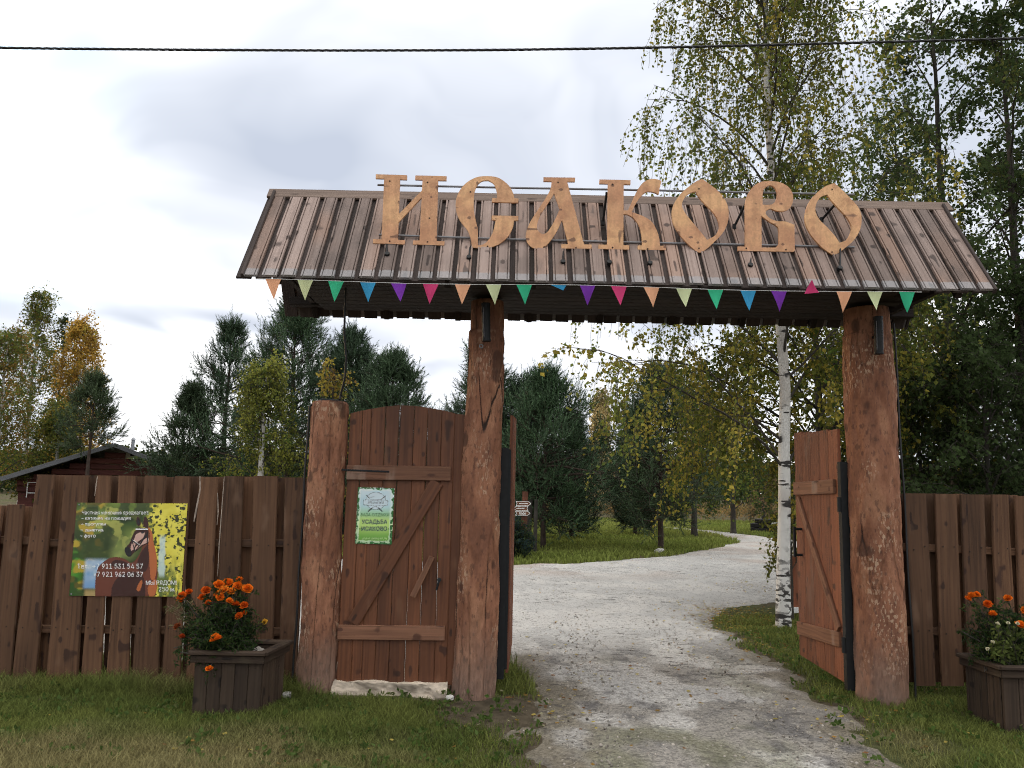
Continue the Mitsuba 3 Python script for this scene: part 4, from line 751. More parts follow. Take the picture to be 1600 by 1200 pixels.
dtree('tall dark bush behind the right fence at the photo edge', 1625, 11.5, 470, .05, 43, cols=(DARK, (.045, .068, .026)), wts=(4, 3), **shr)
dtree('yellowing young aspen between the right log post and the dark alders', 1415, 14, 440, .05, 44, name='aspen_tree', nl=24, t0=.2, crown=lambda t: .20 * (1 - t) ** .5 + .04, elev=(25, 60), droop=.3, nb=6, nt=5, twig=.4, tg=.6, per=11, leaf=.06, cols=(OLIVE, GREEN, YEL), wts=(4, 3, 1.4))
dtree('dark leafy tree far behind the open right gate leaf', 1330, 17, 545, .07, 45, **{**ald, 'cols': (DARK, (.06, .08, .026), OLIVE), 'wts': (3, 3, 1)})
dtree('dark leafy tree behind the fence, deep in the shade at the right', 1520, 17, 430, .08, 46, **ald)
k = thing('willow_tree', 'small drooping yellow green tree on the lawn edge beside the curving road', 'tree'); b = gr(1085, 839)
broadleaf(k, b, top_h(1085, 600, b[1]), R(51), nl=26, t0=.22, crown=lambda t: .42 * (1 - t) ** .45 + .05, elev=(20, 60), droop=.75, nb=7, nt=6, twig=.75, tg=1.3, per=10, leaf=.085, cols=(OLIVE, GREEN, (.15, .14, .03)), wts=(3, 4, 1), r0=.11, bark='dark_bark')
for lbl, px, Y, yt, sd, kw in (
    ('dark apple-like tree beyond the road, left of the birch trunk', 1145, 33, 660, 52, dict(name='orchard_tree', nl=24, t0=.18, crown=lambda t: .40 * (1 - t) ** .4 + .06, nb=6, nt=5, twig=.5, tg=.6, per=9, leaf=.11, cols=(GREEN, DARK), wts=(3, 3))),
    ('tall pale yellow birch far beyond the lawn between two dark pines', 939, 62, 614, 53, dict(name='birch_tree', nl=40, t0=.05, crown=lambda t: .11 * (1 - t) ** .4 + .02, elev=(40, 70), nb=6, nt=5, twig=1.0, tg=1.5, per=9, leaf=.17, cols=((.50, .42, .22), (.56, .46, .25), (.42, .36, .16)), wts=(3, 3, 1), bark='birch_bark')),
    ('bare-topped tall birch with olive leaves near the left edge of the photo', 33, 34, 456, 54, dict(name='birch_tree', nl=34, t0=.14, crown=lambda t: .19 * (1 - t) ** .75 + .012, elev=(40, 65), nb=6, nt=6, twig=.7, tg=1.2, per=10, leaf=.085, cols=(OLIVE, GREEN, (.20, .15, .03)), wts=(4, 3, 2), bark='birch_bark')),
    ('golden yellow birch standing left of the dark red cabin roof', 108, 34, 506, 55, dict(name='birch_tree', nl=40, t0=.15, crown=lambda t: .175 * (1 - t) ** .5 + .02, elev=(40, 65), nb=6, nt=6, twig=.7, tg=1.2, per=11, leaf=.095, cols=(GOLD, (.50, .33, .08), YEL), wts=(4, 3, 1), bark='birch_bark')),
    ('olive and yellow bushy birch in front of the golden birch', 84, 31, 640, 56, dict(name='birch_tree', nl=30, t0=.08, crown=lambda t: .30 * (1 - t) ** .5 + .03, elev=(30, 60), nb=6, nt=6, twig=.6, tg=1.0, per=10, leaf=.09, cols=(OLIVE, GREEN, YEL), wts=(4, 3, 2), bark='birch_bark')),
    ('leaning birch with ochre leaves cut by the left photo edge', -12, 30, 520, 57, dict(name='birch_tree', nl=32, t0=.1, crown=lambda t: .26 * (1 - t) ** .5 + .03, elev=(30, 60), nb=6, nt=6, twig=.65, tg=1.1, per=10, leaf=.085, cols=(OLIVE, (.24, .15, .04), GREEN), wts=(4, 3, 2), bark='birch_bark')),
    ('thin dark leafless-topped tree between the tall and the golden birch', 78, 38, 500, 58, dict(name='aspen_tree', nl=24, t0=.2, crown=lambda t: .10 * (1 - t) ** .5 + .02, elev=(40, 65), nb=5, nt=5, twig=.5, tg=.6, per=7, leaf=.10, cols=((.07, .07, .03), DARK), wts=(3, 3))),
    ('bright yellow green birch among the dark pines behind the left fence', 405, 21.5, 575, 59, dict(name='birch_tree', nl=32, t0=.1, crown=lambda t: .27 * (1 - t) ** .5 + .03, elev=(30, 65), nb=6, nt=6, twig=.5, tg=.9, per=10, leaf=.07, cols=((.19, .21, .05), (.24, .24, .05), GREEN), wts=(4, 3, 2), bark='birch_bark')),
    ('pale autumn bush far beyond the road near the dark timber stack', 1192, 44, 735, 61, dict(name='shrub', nl=18, t0=.05, crown=lambda t: .3, nb=5, nt=4, twig=.5, tg=.3, per=7, leaf=.11, cols=((.22, .15, .08), (.12, .11, .06)), wts=(3, 3))),
    ('grey brown bare bush far beyond the lawn right of the left pine', 962, 46, 775, 62, dict(name='shrub', nl=18, t0=.05, crown=lambda t: .5, nb=5, nt=4, twig=.4, tg=.2, per=4, leaf=.10, cols=((.16, .12, .08), (.12, .11, .06)), wts=(3, 3)))):
    dtree(lbl, px, Y, yt, .012 * 9, sd, **kw)
dtree('slender yellow sapling poking up behind the short log post', 513, 9.2, 572, .015, 63, name='birch_sapling', nl=18, t0=.25, crown=lambda t: .085 * (1 - t) ** .5 + .01, elev=(45, 70), nb=4, nt=4, twig=.14, tg=.4, per=7, leaf=.035, cols=(YEL, (.20, .13, .04), OLIVE), wts=(4, 3, 2))
def ptree(lbl, px, Y, ytop, seed, width, name='pine_tree', zb=0., **kw):
    k = thing(name, lbl, 'tree'); b = at(px, 770, Y); b[2] = zb; pine(k, b, top_h(px, ytop, Y) - zb, R(seed), width=width, **kw)
ptree('dark pine standing between the birches and the dark red cabin', 134, 28, 590, 71, .18, col=(0.044,0.068,0.027), dens=.95, thin=.85, need=.10, t0=.54)
ptree('short pine just right of the cabin roof', 290, 26, 614, 72, .25, col=(0.037,0.061,0.027), thin=.9, t0=.22)
ptree('tall thin pine with gaps in its crown, left of the big pine', 345, 27, 500, 73, .20, col=(0.040,0.071,0.035), thin=.85, wh=.44, dens=.9, need=.095)
ptree('biggest bushy dark pine, left of the short log post under the roof end', 448, 25, 466, 74, .31, col=(0.045,0.082,0.036), t0=.08, dens=1.1, need=.095, shoot=.42, wh=.36)
ptree('dark pine behind the short log post, right of the biggest pine', 540, 24, 520, 75, .27, col=(0.034,0.061,0.030), need=.095)
ptree('pine peeking over the arched top of the plank door', 607, 23, 556, 76, .33, col=(0.044,0.076,0.035), need=.095)
ptree('pine directly behind the log post at the small door', 752, 24, 528, 77, .25, col=(0.040,0.071,0.035), thin=.85, need=.10, dens=.9)
bq = gr(850, 857); ptree('dense round-topped pine on the lawn right of the signpost', 850, bq[1], 584, 78, .36, col=(0.044,0.082,0.036), t0=.16, dens=1.15, shoot=.36, r0=.085, wh=.36)
ptree('pine with thin trunk behind the arrow signpost', 814, 24, 600, 79, .32, col=(0.029,0.054,0.026), t0=.2, r0=.06)
ptree('low dense pine filling the gap right of the round-topped pine', 893, 27, 655, 80, .27, col=(0.034,0.061,0.030), t0=.08)
bq = gr(1032, 861); ptree('dark pine with a clear single trunk in the middle of the lawn', 1032, bq[1], 584, 81, .37, col=(0.045,0.074,0.032), t0=.19, r0=.085, dens=1.1, wh=.36)
ptree('dark pine behind the middle pine, left of the drooping tree', 992, 30, 650, 82, .24, col=(0.034,0.061,0.030), t0=.1)
for px, Y, w in ((806, 21.5, .045), (826, 21.2, .075), (836.5, 20.8, .05)):
    k = thing('timber_post', {806: 'thin dark wooden post left of the signpost pole', 826: 'thick dark wooden post right of the signpost pole', 836.5: 'thin brown wooden post nearest the round-topped pine trunk'}[px], 'post'); b = at(px, 800, Y); put('pole', rodm([b[0], b[1], -.05], [b[0] + .02, b[1], 1.35], w, 12), 'dark_bark', k, smooth=40)
far = Soup(); Cs = []; r = R(900)
n = 90000; x = r.uniform(-110, 130, n); dq = r.uniform(88, 125, n); hh = (2.2 + 3.6 * meshkit.fbm(np.stack([x * .12, dq * .1, x * 0], -1), 4, 4) + 1.8 * meshkit.noise(np.stack([x * .8, dq * .5, x * 0], -1), 5)); z = hh * r.random(n) ** .7
V, F, C = leaves(np.stack([x, dq, z + .4], 1), .55, r, palette(r, n, (DARK, (.03, .045, .02), (.06, .07, .025), (.16, .12, .04)), (5, 4, 2, 1)), hang=.1, aspect=.9)
put('distant_forest', (V, F), 'leaf', color=C); lab('distant_forest', 'far-off strip of dark woodland along the horizon behind everything', 'forest', kind='stuff')
n = 9000; x = r.uniform(2, 26, n); yy = r.uniform(44, 62, n); V, F, C = leaves(np.stack([x, yy, .25 + r.random(n) * .5], 1), .3, r, palette(r, n, ((.26, .17, .07), (.20, .15, .07), (.10, .09, .04)), (3, 3, 2)), hang=-.6, aspect=.25)
put('dry_meadow', (V, F), 'leaf', color=C); lab('dry_meadow', 'strip of dry ochre meadow grass far beyond the road', 'meadow', kind='stuff')

# ------------------------------------------------------------------ grass, leaves, pebbles
def blades(x, y, h, w, r, colf, lean=.5):
    n = len(x); z = gz(x, y); a = r.uniform(0, 6.283, n); h = h * (.45 + 1.25 * meshkit.fbm(np.stack([x, y, x * 0], -1) * 2.6, 3, 77) ** 1.2); b = r.uniform(0, 6.283, n); h = h * r.uniform(.5, 1.3, n); ln = h * lean * r.uniform(.2, 1.3, n)
    p = np.stack([x, y, z - .004], 1); sd = np.stack([np.cos(a), np.sin(a), 0 * a], 1) * (w * r.uniform(.7, 1.3, n))[:, None] / 2; ld = np.stack([np.cos(b), np.sin(b), 0 * b], 1)
    m = p + ld * (ln * .35)[:, None] + np.stack([0 * h, 0 * h, h * .6], 1); tp = p + ld * ln[:, None] + np.stack([0 * h, 0 * h, h], 1)
    V = np.stack([p - sd, p + sd, m + sd * .8, m - sd * .8, tp], 1).reshape(-1, 3); o = np.arange(n)[:, None] * 5
    F = np.concatenate([o + [0, 1, 2], o + [0, 2, 3], o + [3, 2, 4]], 1).reshape(-1, 3); C = np.repeat(np.clip(colf(x, y), 0, 1), 5, 0); return V, F, C
def gcol(x, y, r):
    p = np.stack([x, y, x * 0], -1); a = meshkit.fbm(p * .9 + 3, 3, 31); b = meshkit.fbm(p * 3.1, 3, 32); c = np.stack([.095 + .095 * b, .128 + .078 * b, .036 + .022 * b], -1)
    dry = np.clip((a - .56 + .16 * np.clip(-x - .6, 0, 1.4) / 1.4 + .14 * np.clip((5.5 - y) / .5, -2, 1)) * 5, 0, 1)[:, None] * .65; c = c * (1 - dry) + dry * np.array([.30, .245, .13])
    return c * r.uniform(.55, 1.45, (len(x), 1))
def scatter(n, x0, x1, y0, y1, r, dens=1.0, lim=-.02, clump=.35):
    x, y = r.uniform(x0, x1, n), r.uniform(y0, y1, n); p = np.stack([x, y, x * 0], -1); sd_ = indrive(x, y); keep = (sd_ < lim) & (r.random(n) < .12 + np.clip(-sd_ / .55, 0, 1)) & (np.hypot(x + .1, y - 6.15) > .33 + .3 * r.random(n)) & (meshkit.fbm(p * 2.4, 3, 41) + .35 * meshkit.noise(p * 9, 42) > clump + r.uniform(-.12, .12, n)) & ~((np.abs(x + .95) < .62) & (np.abs(y - 6.72) < .33))
    return x[keep], y[keep]
r = R(500); parts = []
for n, box, h, w in ((150000, (-4.3, .6, 4.3, 6.75), .062, .0048), (12000, (-4.3, -1.4, 6.3, 6.85), .12, .005), (66000, (1.2, 4.6, 4.4, 6.7), .058, .0048), (36000, (1.6, 4.2, 6.6, 11), .065, .0075), (6000, (-.2, .35, 6.6, 8.0), .11, .006), (9000, (-4.5, -1.4, 6.8, 7.4), .2, .008)):
    x, y = scatter(n, *box, r, clump=.33 if h < .1 else .3); parts.append(blades(x, y, h, w, r, lambda a, b: gcol(a, b, r), .7))
def joined(parts): 
    o = 0; Vs, Fs, Cs = [], [], []
    for V, F, C in parts: Vs.append(V); Fs.append(F + o); Cs.append(C); o += len(V)
    return np.vstack(Vs), np.vstack(Fs), np.vstack(Cs)
V, F, C = joined(parts); put('grass', (V, F), 'grass_blade', color=C); lab('grass', 'short green and dry yellow grass in front of the fences and along the driveway', 'grass', kind='stuff')
def lcol(x, y):
    p = np.stack([x, y, x * 0], -1); b = meshkit.fbm(p * .5, 3, 52)[:, None]; return (np.array([.135, .19, .04]) * (1 - b) + np.array([.25, .265, .075]) * b) * r.uniform(.6, 1.4, (len(x), 1))
x, y = r.uniform(-12, 16, 150000), 17.5 + 30 * r.random(150000) ** 1.4; kp = (indrive(x, y) < .05) & (x < y * .42 + 2); V, F, C = blades(x[kp], y[kp], .13, .028, r, lcol, .6)
put('lawn', (V, F), 'grass_blade', color=C); lab('lawn', 'bright green lawn under the pines beyond the gravel yard', 'grass', kind='stuff')
n = 260; cx_ = np.concatenate([r.uniform(-4, .3, n), r.uniform(1.9, 4.2, n)]); cy_ = np.concatenate([r.uniform(4.4, 6.6, n), r.uniform(4.6, 9.5, n)]); kp = indrive(cx_, cy_) < .12; cx_, cy_ = cx_[kp], cy_[kp]; m_ = 9; n = len(cx_)
px_ = np.repeat(cx_, m_) + r.normal(size=n * m_) * .03; py_ = np.repeat(cy_, m_) + r.normal(size=n * m_) * .03
V, F, C = leaves(np.stack([px_, py_, gz(px_, py_) + .02 + r.random(n * m_) * .035], 1), .038, r, palette(r, n * m_, ((.10, .15, .045), (.075, .12, .03), (.16, .18, .07)), (3, 3, 1)), hang=-.25, aspect=.7)
put('weeds', (V, F), 'leaf', color=C); lab('weeds', 'small broad-leaved weeds and clover among the grass by the gate', 'weeds', kind='stuff')
pts = []
for cx, cy, sx_, sy_, n in ((1150, 965, .35, .7, 900), (1200, 1010, .3, .5, 120), (1000, 1050, .9, 1.2, 150), (830, 1110, .25, .35, 60), (1350, 1130, .3, .3, 60), (300, 1150, 1.1, .3, 90), (1190, 920, .5, .9, 160), (960, 900, 2., 2.5, 120)):
    c = gr(cx, cy); pts.append(np.stack([r.normal(c[0], sx_, n), r.normal(c[1], sy_, n)], 1))
pts = np.vstack(pts); z = np.maximum(gz(pts[:, 0], pts[:, 1]), gz(pts[:, 0], pts[:, 1]) + np.clip(indrive(pts[:, 0], pts[:, 1]) * .1, -.04, .024)) + .012 + r.random(len(pts)) * .03 * (indrive(pts[:, 0], pts[:, 1]) < 0)
n = len(pts); ax = norm(np.stack([r.normal(size=n), r.normal(size=n), .25 * r.normal(size=n)], 1)); V, F, C = leaves(np.column_stack([pts, z]), .042, r, palette(r, n, ((.45, .36, .10), (.34, .20, .06), (.22, .11, .05), (.50, .46, .30)), (4, 3, 2, 1)), hang=0)
V = V.reshape(-1, 4, 3); V[:, :, 2] = V[:, :1, 2] + (V[:, :, 2] - V[:, :1, 2]) * .25; V = V.reshape(-1, 3)
put('fallen_leaves', (V, F), 'leaf', color=C); lab('fallen_leaves', 'yellow and brown fallen leaves scattered by the birch and on the gravel', 'fallen leaves', kind='stuff')
ic = trimesh.creation.icosphere(subdivisions=1); n = 9000; x, y = r.uniform(-.6, 3.2, n), 4.2 + 6.5 * r.random(n) ** 1.5; kp = (indrive(x, y) > -.25) & (r.random(n) < np.where(indrive(x, y) > .1, 1, .6)); x, y = x[kp], y[kp]; n = len(x)
s0 = .003 + .009 * r.random(n) ** 4; zz = gz(x, y) + np.clip(indrive(x, y) * .10, -.04, .024) - .004; d = ic.vertices; V = d[None] * (s0[:, None, None] * r.uniform(.6, 1.2, (n, 1, 3))) * (1 + r.uniform(-.2, .2, (n, len(d), 1))); V = V + np.stack([x, y, zz], 1)[:, None]
F = (ic.faces[None] + (np.arange(n) * len(d))[:, None, None]).reshape(-1, 3); C = np.repeat(np.array([.25, .225, .195])[None] * r.uniform(.35, 1.5, (n, 1)), len(d), 0)
put('gravel', (V.reshape(-1, 3), F), 'pebble', color=np.clip(C, 0, .7)); lab('gravel', 'loose grey pebbles strewn over the driveway', 'gravel', kind='stuff')
def rock(key, c, s, seed, lbl, sq=.6):
    m = trimesh.creation.icosphere(subdivisions=3, radius=s); v = np.array(m.vertices); v *= 1 + (meshkit.fbm(v / s * 1.4 + seed, 3, seed)[:, None] - .5) * .7; v[:, 2] *= sq; kk = put(key, (v + c, m.faces), 'stone_grey', smooth=35); lab(kk, lbl, 'stone')
rock('stone', gr(1029, 864) + [0, -.1, .04], .14, 3, 'pale boulder at the foot of the single pine trunk on the lawn')
rock('stone', gr(447, 1088) + [0, 0, .01], .045, 5, 'small white stone lying beside the left planter near the short log post')
rock('stone', gr(703, 1090) + [0, -.01, .0], .035, 7, 'small stone at the right end of the door sill')

# ------------------------------------------------------------------ planters and marigolds
def planter(lbl, fl, fr, depth, ztop, tilt, shrub_side):
    """Open box of boards: front-left and front-right ground corners, depth back along tilt."""
    k = thing('flower_planter', lbl, 'planter'); fl, fr = np.array([fl[0], fl[1], -.03]), np.array([fr[0], fr[1], -.03]); u = norm(fr - fl); w = np.array([-u[1], u[0], 0]) ; w = norm(w + u * tilt); W = np.linalg.norm(fr - fl); H = ztop + .03
    def side(o, d, L, n, out):
        for i in range(n):
            a = o + d * L * i / n; m = frame(a, d, -out, np.array([0, 0, 1.0])); v, f, uv = prism(rect(L / n - .003, .022, .003, .0015, 0), H - .035, m)
            if np.linalg.det(m[:3, :3]) < 0: f = f[:, ::-1]
            put('board', (v, f), 'planter_wood', k, uv=uv)
    nw_ = np.array([-w[1], w[0], 0])
    side(fl, u, W, 5, -w); side(fl + w * depth, u, W, 5, w); side(fl + w * .03, w, depth - .06, 5, np.cross(w, [0, 0, 1.]) * -1); side(fr + w * .03, w, depth - .06, 5, np.cross(w, [0, 0, 1.]))
    Z = np.array([0, 0, H])
    for a, b, o in ((fl, fr, -w), (fl + w * depth, fr + w * depth, w), (fl, fl + w * depth, -u), (fr, fr + w * depth, u)):
        e = norm(b - a); bar(a + Z - [0, 0, .012] - e * .03 + o * .012, b + Z - [0, 0, .012] + e * .03 + o * .012, .075, .024, 'planter_wood', 'rim_board', k, .004, (0, 0, 1))
        bar(a + Z - [0, 0, .055] - e * .02 + o * .017, b + Z - [0, 0, .055] + e * .02 + o * .017, .05, .02, 'planter_wood', 'trim_board', k, .003, tuple(o))
    g = 9; q = []
    for i in range(g):
        for j in range(g): q.append(fl + u * W * (.04 + .92 * i / (g - 1)) + w * depth * (.04 + .92 * j / (g - 1)) + [0, 0, H - .06 + .03 * math.sin(i * 2.2 + j * 1.3)])
    Fq = [[i * g + j, (i + 1) * g + j, (i + 1) * g + j + 1] for i in range(g - 1) for j in range(g - 1)] + [[i * g + j, (i + 1) * g + j + 1, i * g + j + 1] for i in range(g - 1) for j in range(g - 1)]
    put('soil', (np.array(q), np.array(Fq)), 'pale_soil', k, smooth=True); return k
fl, fr = gr(299, 1112), gr(405, 1114)
planter('dark wooden flower planter in front of the left fence, holding the larger orange marigold plant', fl, fr, .42, at(300, 1016, fl[1])[2], .12, 1)
f2 = at(1574, 1140, 5.78); 
planter('dark wooden flower planter cut by the right edge of the photo', (f2[0], 5.80), (f2[0] + .55, 5.80), .40, at(1574, 1040, 5.80)[2], -.10, 1)
def flower_mesh(c, s, r, col):
    """A ruffled double marigold head: rings of small curled petals."""
    out = []; up_ = norm(np.array([r.normal() * .25, -.45 + r.normal() * .25, .9])); a = norm(np.cross(up_, [1, 0.2, 0])); b = np.cross(up_, a); P_, Ax = [], []
    for ring, (el, m) in enumerate(((8, 12), (30, 12), (52, 10), (72, 6), (88, 3))):
        for j in range(m):
            g = 6.283 * (j + .5 * (ring % 2)) / m + r.uniform(-.15, .15); e = math.radians(el + r.uniform(-8, 8)); P_.append((math.cos(e) * (math.cos(g) * a + math.sin(g) * b) + math.sin(e) * .75 * up_))
    D_ = norm(np.array(P_)); n = len(D_); t_ = norm(np.cross(D_, up_ + .01)); L = s * r.uniform(.85, 1.12, n)[:, None]; w = s * .34; bs = c + D_ * s * .15
    nn = np.cross(t_, D_); V = np.stack([bs, c + D_ * L * .75 + t_ * w, c + D_ * L + t_ * w * .5 + nn * s * .12, c + D_ * L - t_ * w * .5 + nn * s * .12, c + D_ * L * .75 - t_ * w], 1).reshape(-1, 3); o = np.arange(n)[:, None] * 5
    F = np.concatenate([o + [0, 1, 2], o + [0, 2, 3], o + [0, 3, 4]], 1).reshape(-1, 3); C = np.repeat(np.array(col)[None] * r.uniform(.6, 1.25, (n, 1)), 5, 0); return V, F, np.clip(C, 0, 1)
def marigold(lbl, root, heads, leafy, r, pale=()):
    k = thing('marigold_plant', lbl, 'plant'); st = []; lp = []
    for x, y, Y, s, col in heads:
        c = at(x, y, Y); b = root + np.array([r.normal() * .10, r.normal() * .07, 0]); mid = (b + c) / 2 + np.array([r.normal() * .02, r.normal() * .02, .04]); tt = np.linspace(0, 1, 7)[:, None]
        P_ = (1 - tt) ** 2 * b + 2 * tt * (1 - tt) * mid + tt ** 2 * c; st.append(P_); V, F, C = flower_mesh(c, s, r, col); put('flower', (V, F), 'petal', k, color=C)
    for x, y, Y, n in leafy:
        c = at(x, y, Y)
        for _ in range(int(n * .7)):
            b = root + np.array([r.normal() * .12, r.normal() * .08, r.uniform(-.01, .02)]); tp = c + r.normal(size=3) * [.075, .06, .06]; mid = (b + tp) / 2 + r.normal(size=3) * .03; tt = np.linspace(0, 1, 7)[:, None]; st.append((1 - tt) ** 2 * b + 2 * tt * (1 - tt) * mid + tt ** 2 * tp)
    st = np.array(st); fr_, fi, fs = spawn(st, 9, .15, (30, 75), lambda i, s: np.full(len(i), .085), g=.1, M=4, bend=.5, wob=.4, r=r)
    put('stems', merge(tubes(st, .0035, 5), tubes(fr_, .0013, 3)), 'dark_bark', k)
    idx = np.repeat(np.arange(len(fr_)), 14); q, _ = lerp_path(fr_, idx, r.random(len(idx))); V, F, C = leaves(q, .032, r, palette(r, len(q), ((.030, .055, .020), (.048, .078, .026), (.085, .110, .035)) if not pale else pale, (5, 3, 1)), hang=.1, aspect=.32)
    put('foliage', (V, F), 'leaf', k, color=C); return k
OR, OR2, OR3 = (.72, .17, .015), (.62, .11, .012), (.78, .26, .03); cy = fl[1]
hd = [(285, 932, 6.1, .034, OR2), (295, 926, 6.15, .03, OR2), (280, 938, 6.1, .026, OR2), (322, 924, 6.1, .038, OR2), (316, 934, 6.12, .03, OR2), (325, 943, 6.05, .026, OR2), (342, 915, 6.1, .042, OR), (356, 912, 6.15, .04, OR), (350, 924, 6.08, .042, OR3), (344, 934, 6.05, .034, OR), (362, 926, 6.1, .035, OR3), (340, 929, 6.1, .03, OR), (371, 916, 6.15, .04, OR), (374, 907, 6.2, .03, OR), (386, 921, 6.1, .042, OR), (358, 940, 6.0, .028, OR), (368, 945, 6.05, .03, OR2), (382, 947, 6.05, .034, OR2), (374, 963, 6.0, .03, OR2), (382, 958, 6.05, .02, OR2), (338, 1000, 5.82, .047, OR), (327, 1046, 5.80, .028, OR), (414, 972, 6.25, .024, (.75, .45, .06)), (284, 995, 5.95, .022, (.4, .06, .015)), (278, 980, 6.0, .03, (.25, .06, .02))]
mp = (fl + fr) / 2 + np.array([-.08, .24, at(300, 1016, cy)[2] - .06])
marigold('larger bushy marigold plant with many orange flowers in the left planter', mp, hd, [(330, 970, 6.05, 26), (355, 975, 6.05, 30), (375, 985, 6.08, 22), (310, 985, 6.0, 22), (345, 1000, 5.95, 18), (300, 1005, 5.95, 10), (370, 945, 6.15, 10)], R(301))
k = thing('withered_plant', 'pale dry stalks hanging over the left side of the left planter beside the poster', 'plant'); rr_ = R(77); st = []
for _ in range(9):
    b = mp + [-.14 + rr_.normal() * .03, rr_.normal() * .05, 0]; c = at(rr_.uniform(255, 300), rr_.uniform(925, 985), 6.05 + rr_.normal() * .05); mid = (b + c) / 2 + [0, 0, .10]; tt = np.linspace(0, 1, 8)[:, None]; st.append((1 - tt) ** 2 * b + 2 * tt * (1 - tt) * mid + tt ** 2 * c)
st = np.array(st); put('stems', tubes(st, .0018, 5), 'dry_stalk', k); q, _ = lerp_path(st, np.repeat(np.arange(len(st)), 22), .35 + .65 * rr_.random(22 * len(st))); V, F, C = leaves(q, .035, rr_, palette(rr_, len(q), ((.20, .17, .09), (.08, .09, .03), (.13, .12, .06)), (3, 2, 2)), hang=.5, aspect=.3); put('foliage', (V, F), 'leaf', k, color=C)
hd2 = [(1519, 933, 6.0, .036, OR), (1526, 930, 6.05, .028, OR), (1512, 936, 6.0, .026, OR), (1543, 945, 6.0, .034, OR2), (1575, 936, 6.1, .032, OR), (1551, 961, 5.95, .032, OR), (1594, 978, 5.85, .038, OR), (1602, 955, 6.0, .034, OR), (1618, 940, 6.0, .036, OR), (1630, 970, 5.95, .036, OR)]
mp2 = np.array([f2[0] + .22, 6.03, at(1574, 1040, 5.80)[2] - .06])
marigold('smaller marigold plant with a few orange flowers in the right planter', mp2, hd2, [(1540, 985, 6.05, 24), (1570, 975, 6.05, 30), (1600, 985, 6.0, 26), (1530, 1010, 6.0, 10), (1565, 1015, 5.95, 14), (1625, 985, 6.0, 14)], R(302))
k = thing('white_flower_plant', 'pale green leafy plant with tiny white flowers in front of the right marigolds', 'plant'); rr_ = R(78); st = []
for _ in range(34):
    b = mp2 + [rr_.normal() * .08 - .1, -.12 + rr_.normal() * .04, 0]; c = at(rr_.uniform(1540, 1612), rr_.uniform(968, 1020), 5.83 + rr_.normal() * .05); mid = (b + c) / 2 + [0, 0, .03]; tt = np.linspace(0, 1, 7)[:, None]; st.append((1 - tt) ** 2 * b + 2 * tt * (1 - tt) * mid + tt ** 2 * c)
st = np.array(st); put('stems', tubes(st, .0025, 5), 'dark_bark', k); q, _ = lerp_path(st, np.repeat(np.arange(len(st)), 16), .3 + .7 * rr_.random(16 * len(st))); V, F, C = leaves(q, .042, rr_, palette(rr_, len(q), ((.13, .16, .05), (.09, .12, .035)), (3, 3)), hang=.2, aspect=.5); put('foliage', (V, F), 'leaf', k, color=C)
V, F, C = joined([flower_mesh(st[i, -1], .014, rr_, (.65, .62, .45)) for i in range(0, 34, 4)]); put('blossoms', (V, F), 'petal', k, color=C)

# ------------------------------------------------------------------ cabin
cb = thing('log_cabin', 'dark red gabled cabin with grey tin roof behind the left fence', 'cabin')
yaw = math.radians(-20); dv = np.array([math.sin(yaw), math.cos(yaw), 0]); gv_ = np.array([math.cos(yaw), -math.sin(yaw), 0]) # ridge direction, gable direction
ap = at(178, 695, 30.0); hw = 3.55; rise = hw * math.tan(math.radians(21)); wl_, L_ = 3.15, 9.0; zr_ = ap[2]; zwall = zr_ - .12 - wl_ * math.tan(math.radians(21))
fo = ap + dv * .7; fo[2] = 0
n = int(zwall / .22) + 1
for i in range(int((zr_) / .22)):
    z = .05 + i * .22; half = wl_ if z + .2 < zwall else max(0, (zr_ - .15 - z - .2) / math.tan(math.radians(21)))
    if half < .2: continue
    if z > 1.0: bar(fo - gv_ * half + [0, 0, z + .11], fo + gv_ * half + [0, 0, z + .11], .21, .16, 'cabin_wood', 'wall_log' if z < zwall else 'gable_board', cb, .03, tuple(-dv))
s = Soup()
for a, b in ((fo - gv_ * (wl_ - .1) + dv * .1, fo - gv_ * (wl_ - .1) + dv * L_), (fo + gv_ * (wl_ - .1) + dv * .1, fo + gv_ * (wl_ - .1) + dv * L_), (fo - gv_ * wl_ + dv * L_, fo + gv_ * wl_ + dv * L_), (fo - gv_ * (wl_ - .15) + dv * .12, fo + gv_ * (wl_ - .15) + dv * .12)):
    s.add(*bar(a + [0, 0, zwall / 2], b + [0, 0, zwall / 2], zwall, .14, None, None, None, get=True, side=tuple(np.cross(norm(b - a), [0, 0, 1.]))))
s.put('wall', 'cabin_wood', cb)
for sg in (-1, 1):
    e0 = ap + gv_ * sg * hw - [0, 0, rise]; nr_ = norm(np.array([gv_[0] * sg * rise, gv_[1] * sg * rise, hw])); up_ = ap - e0; nseam = 16
    kk = put('roof', (lambda r_: (r_[0], r_[1]))(bar((ap + e0) / 2, (ap + e0) / 2 + dv * (L_ + 1.2), np.linalg.norm(up_), .07, None, None, None, .01, tuple(nr_), get=True)), 'tin', cb)
    for i in range(nseam): a = e0 + nr_ * .04 + dv * (.05 + i * .62); bar(a, a + up_, .04, .045, 'tin', 'seam', kk, .008, tuple(nr_))
    bar(e0 - dv * .03, ap - dv * .03, .16, .04, 'tin_dark', 'bargeboard', cb, .005, tuple(dv))
put('chimney_pipe', rodm(ap + dv * 3.2 + gv_ * .35 - [0, 0, .3], ap + dv * 3.2 + gv_ * .35 + [0, 0, .36], .07, 14), 'tin', cb); put('chimney_cap', trimesh.creation.cone(.12, .1, sections=14, transform=frame(ap + dv * 3.2 + gv_ * .35 + [0, 0, .37], [1, 0, 0], [0, 1, 0], [0, 0, 1])), 'tin', cb)
wo = fo - gv_ * (wl_ - .35) - dv * .12
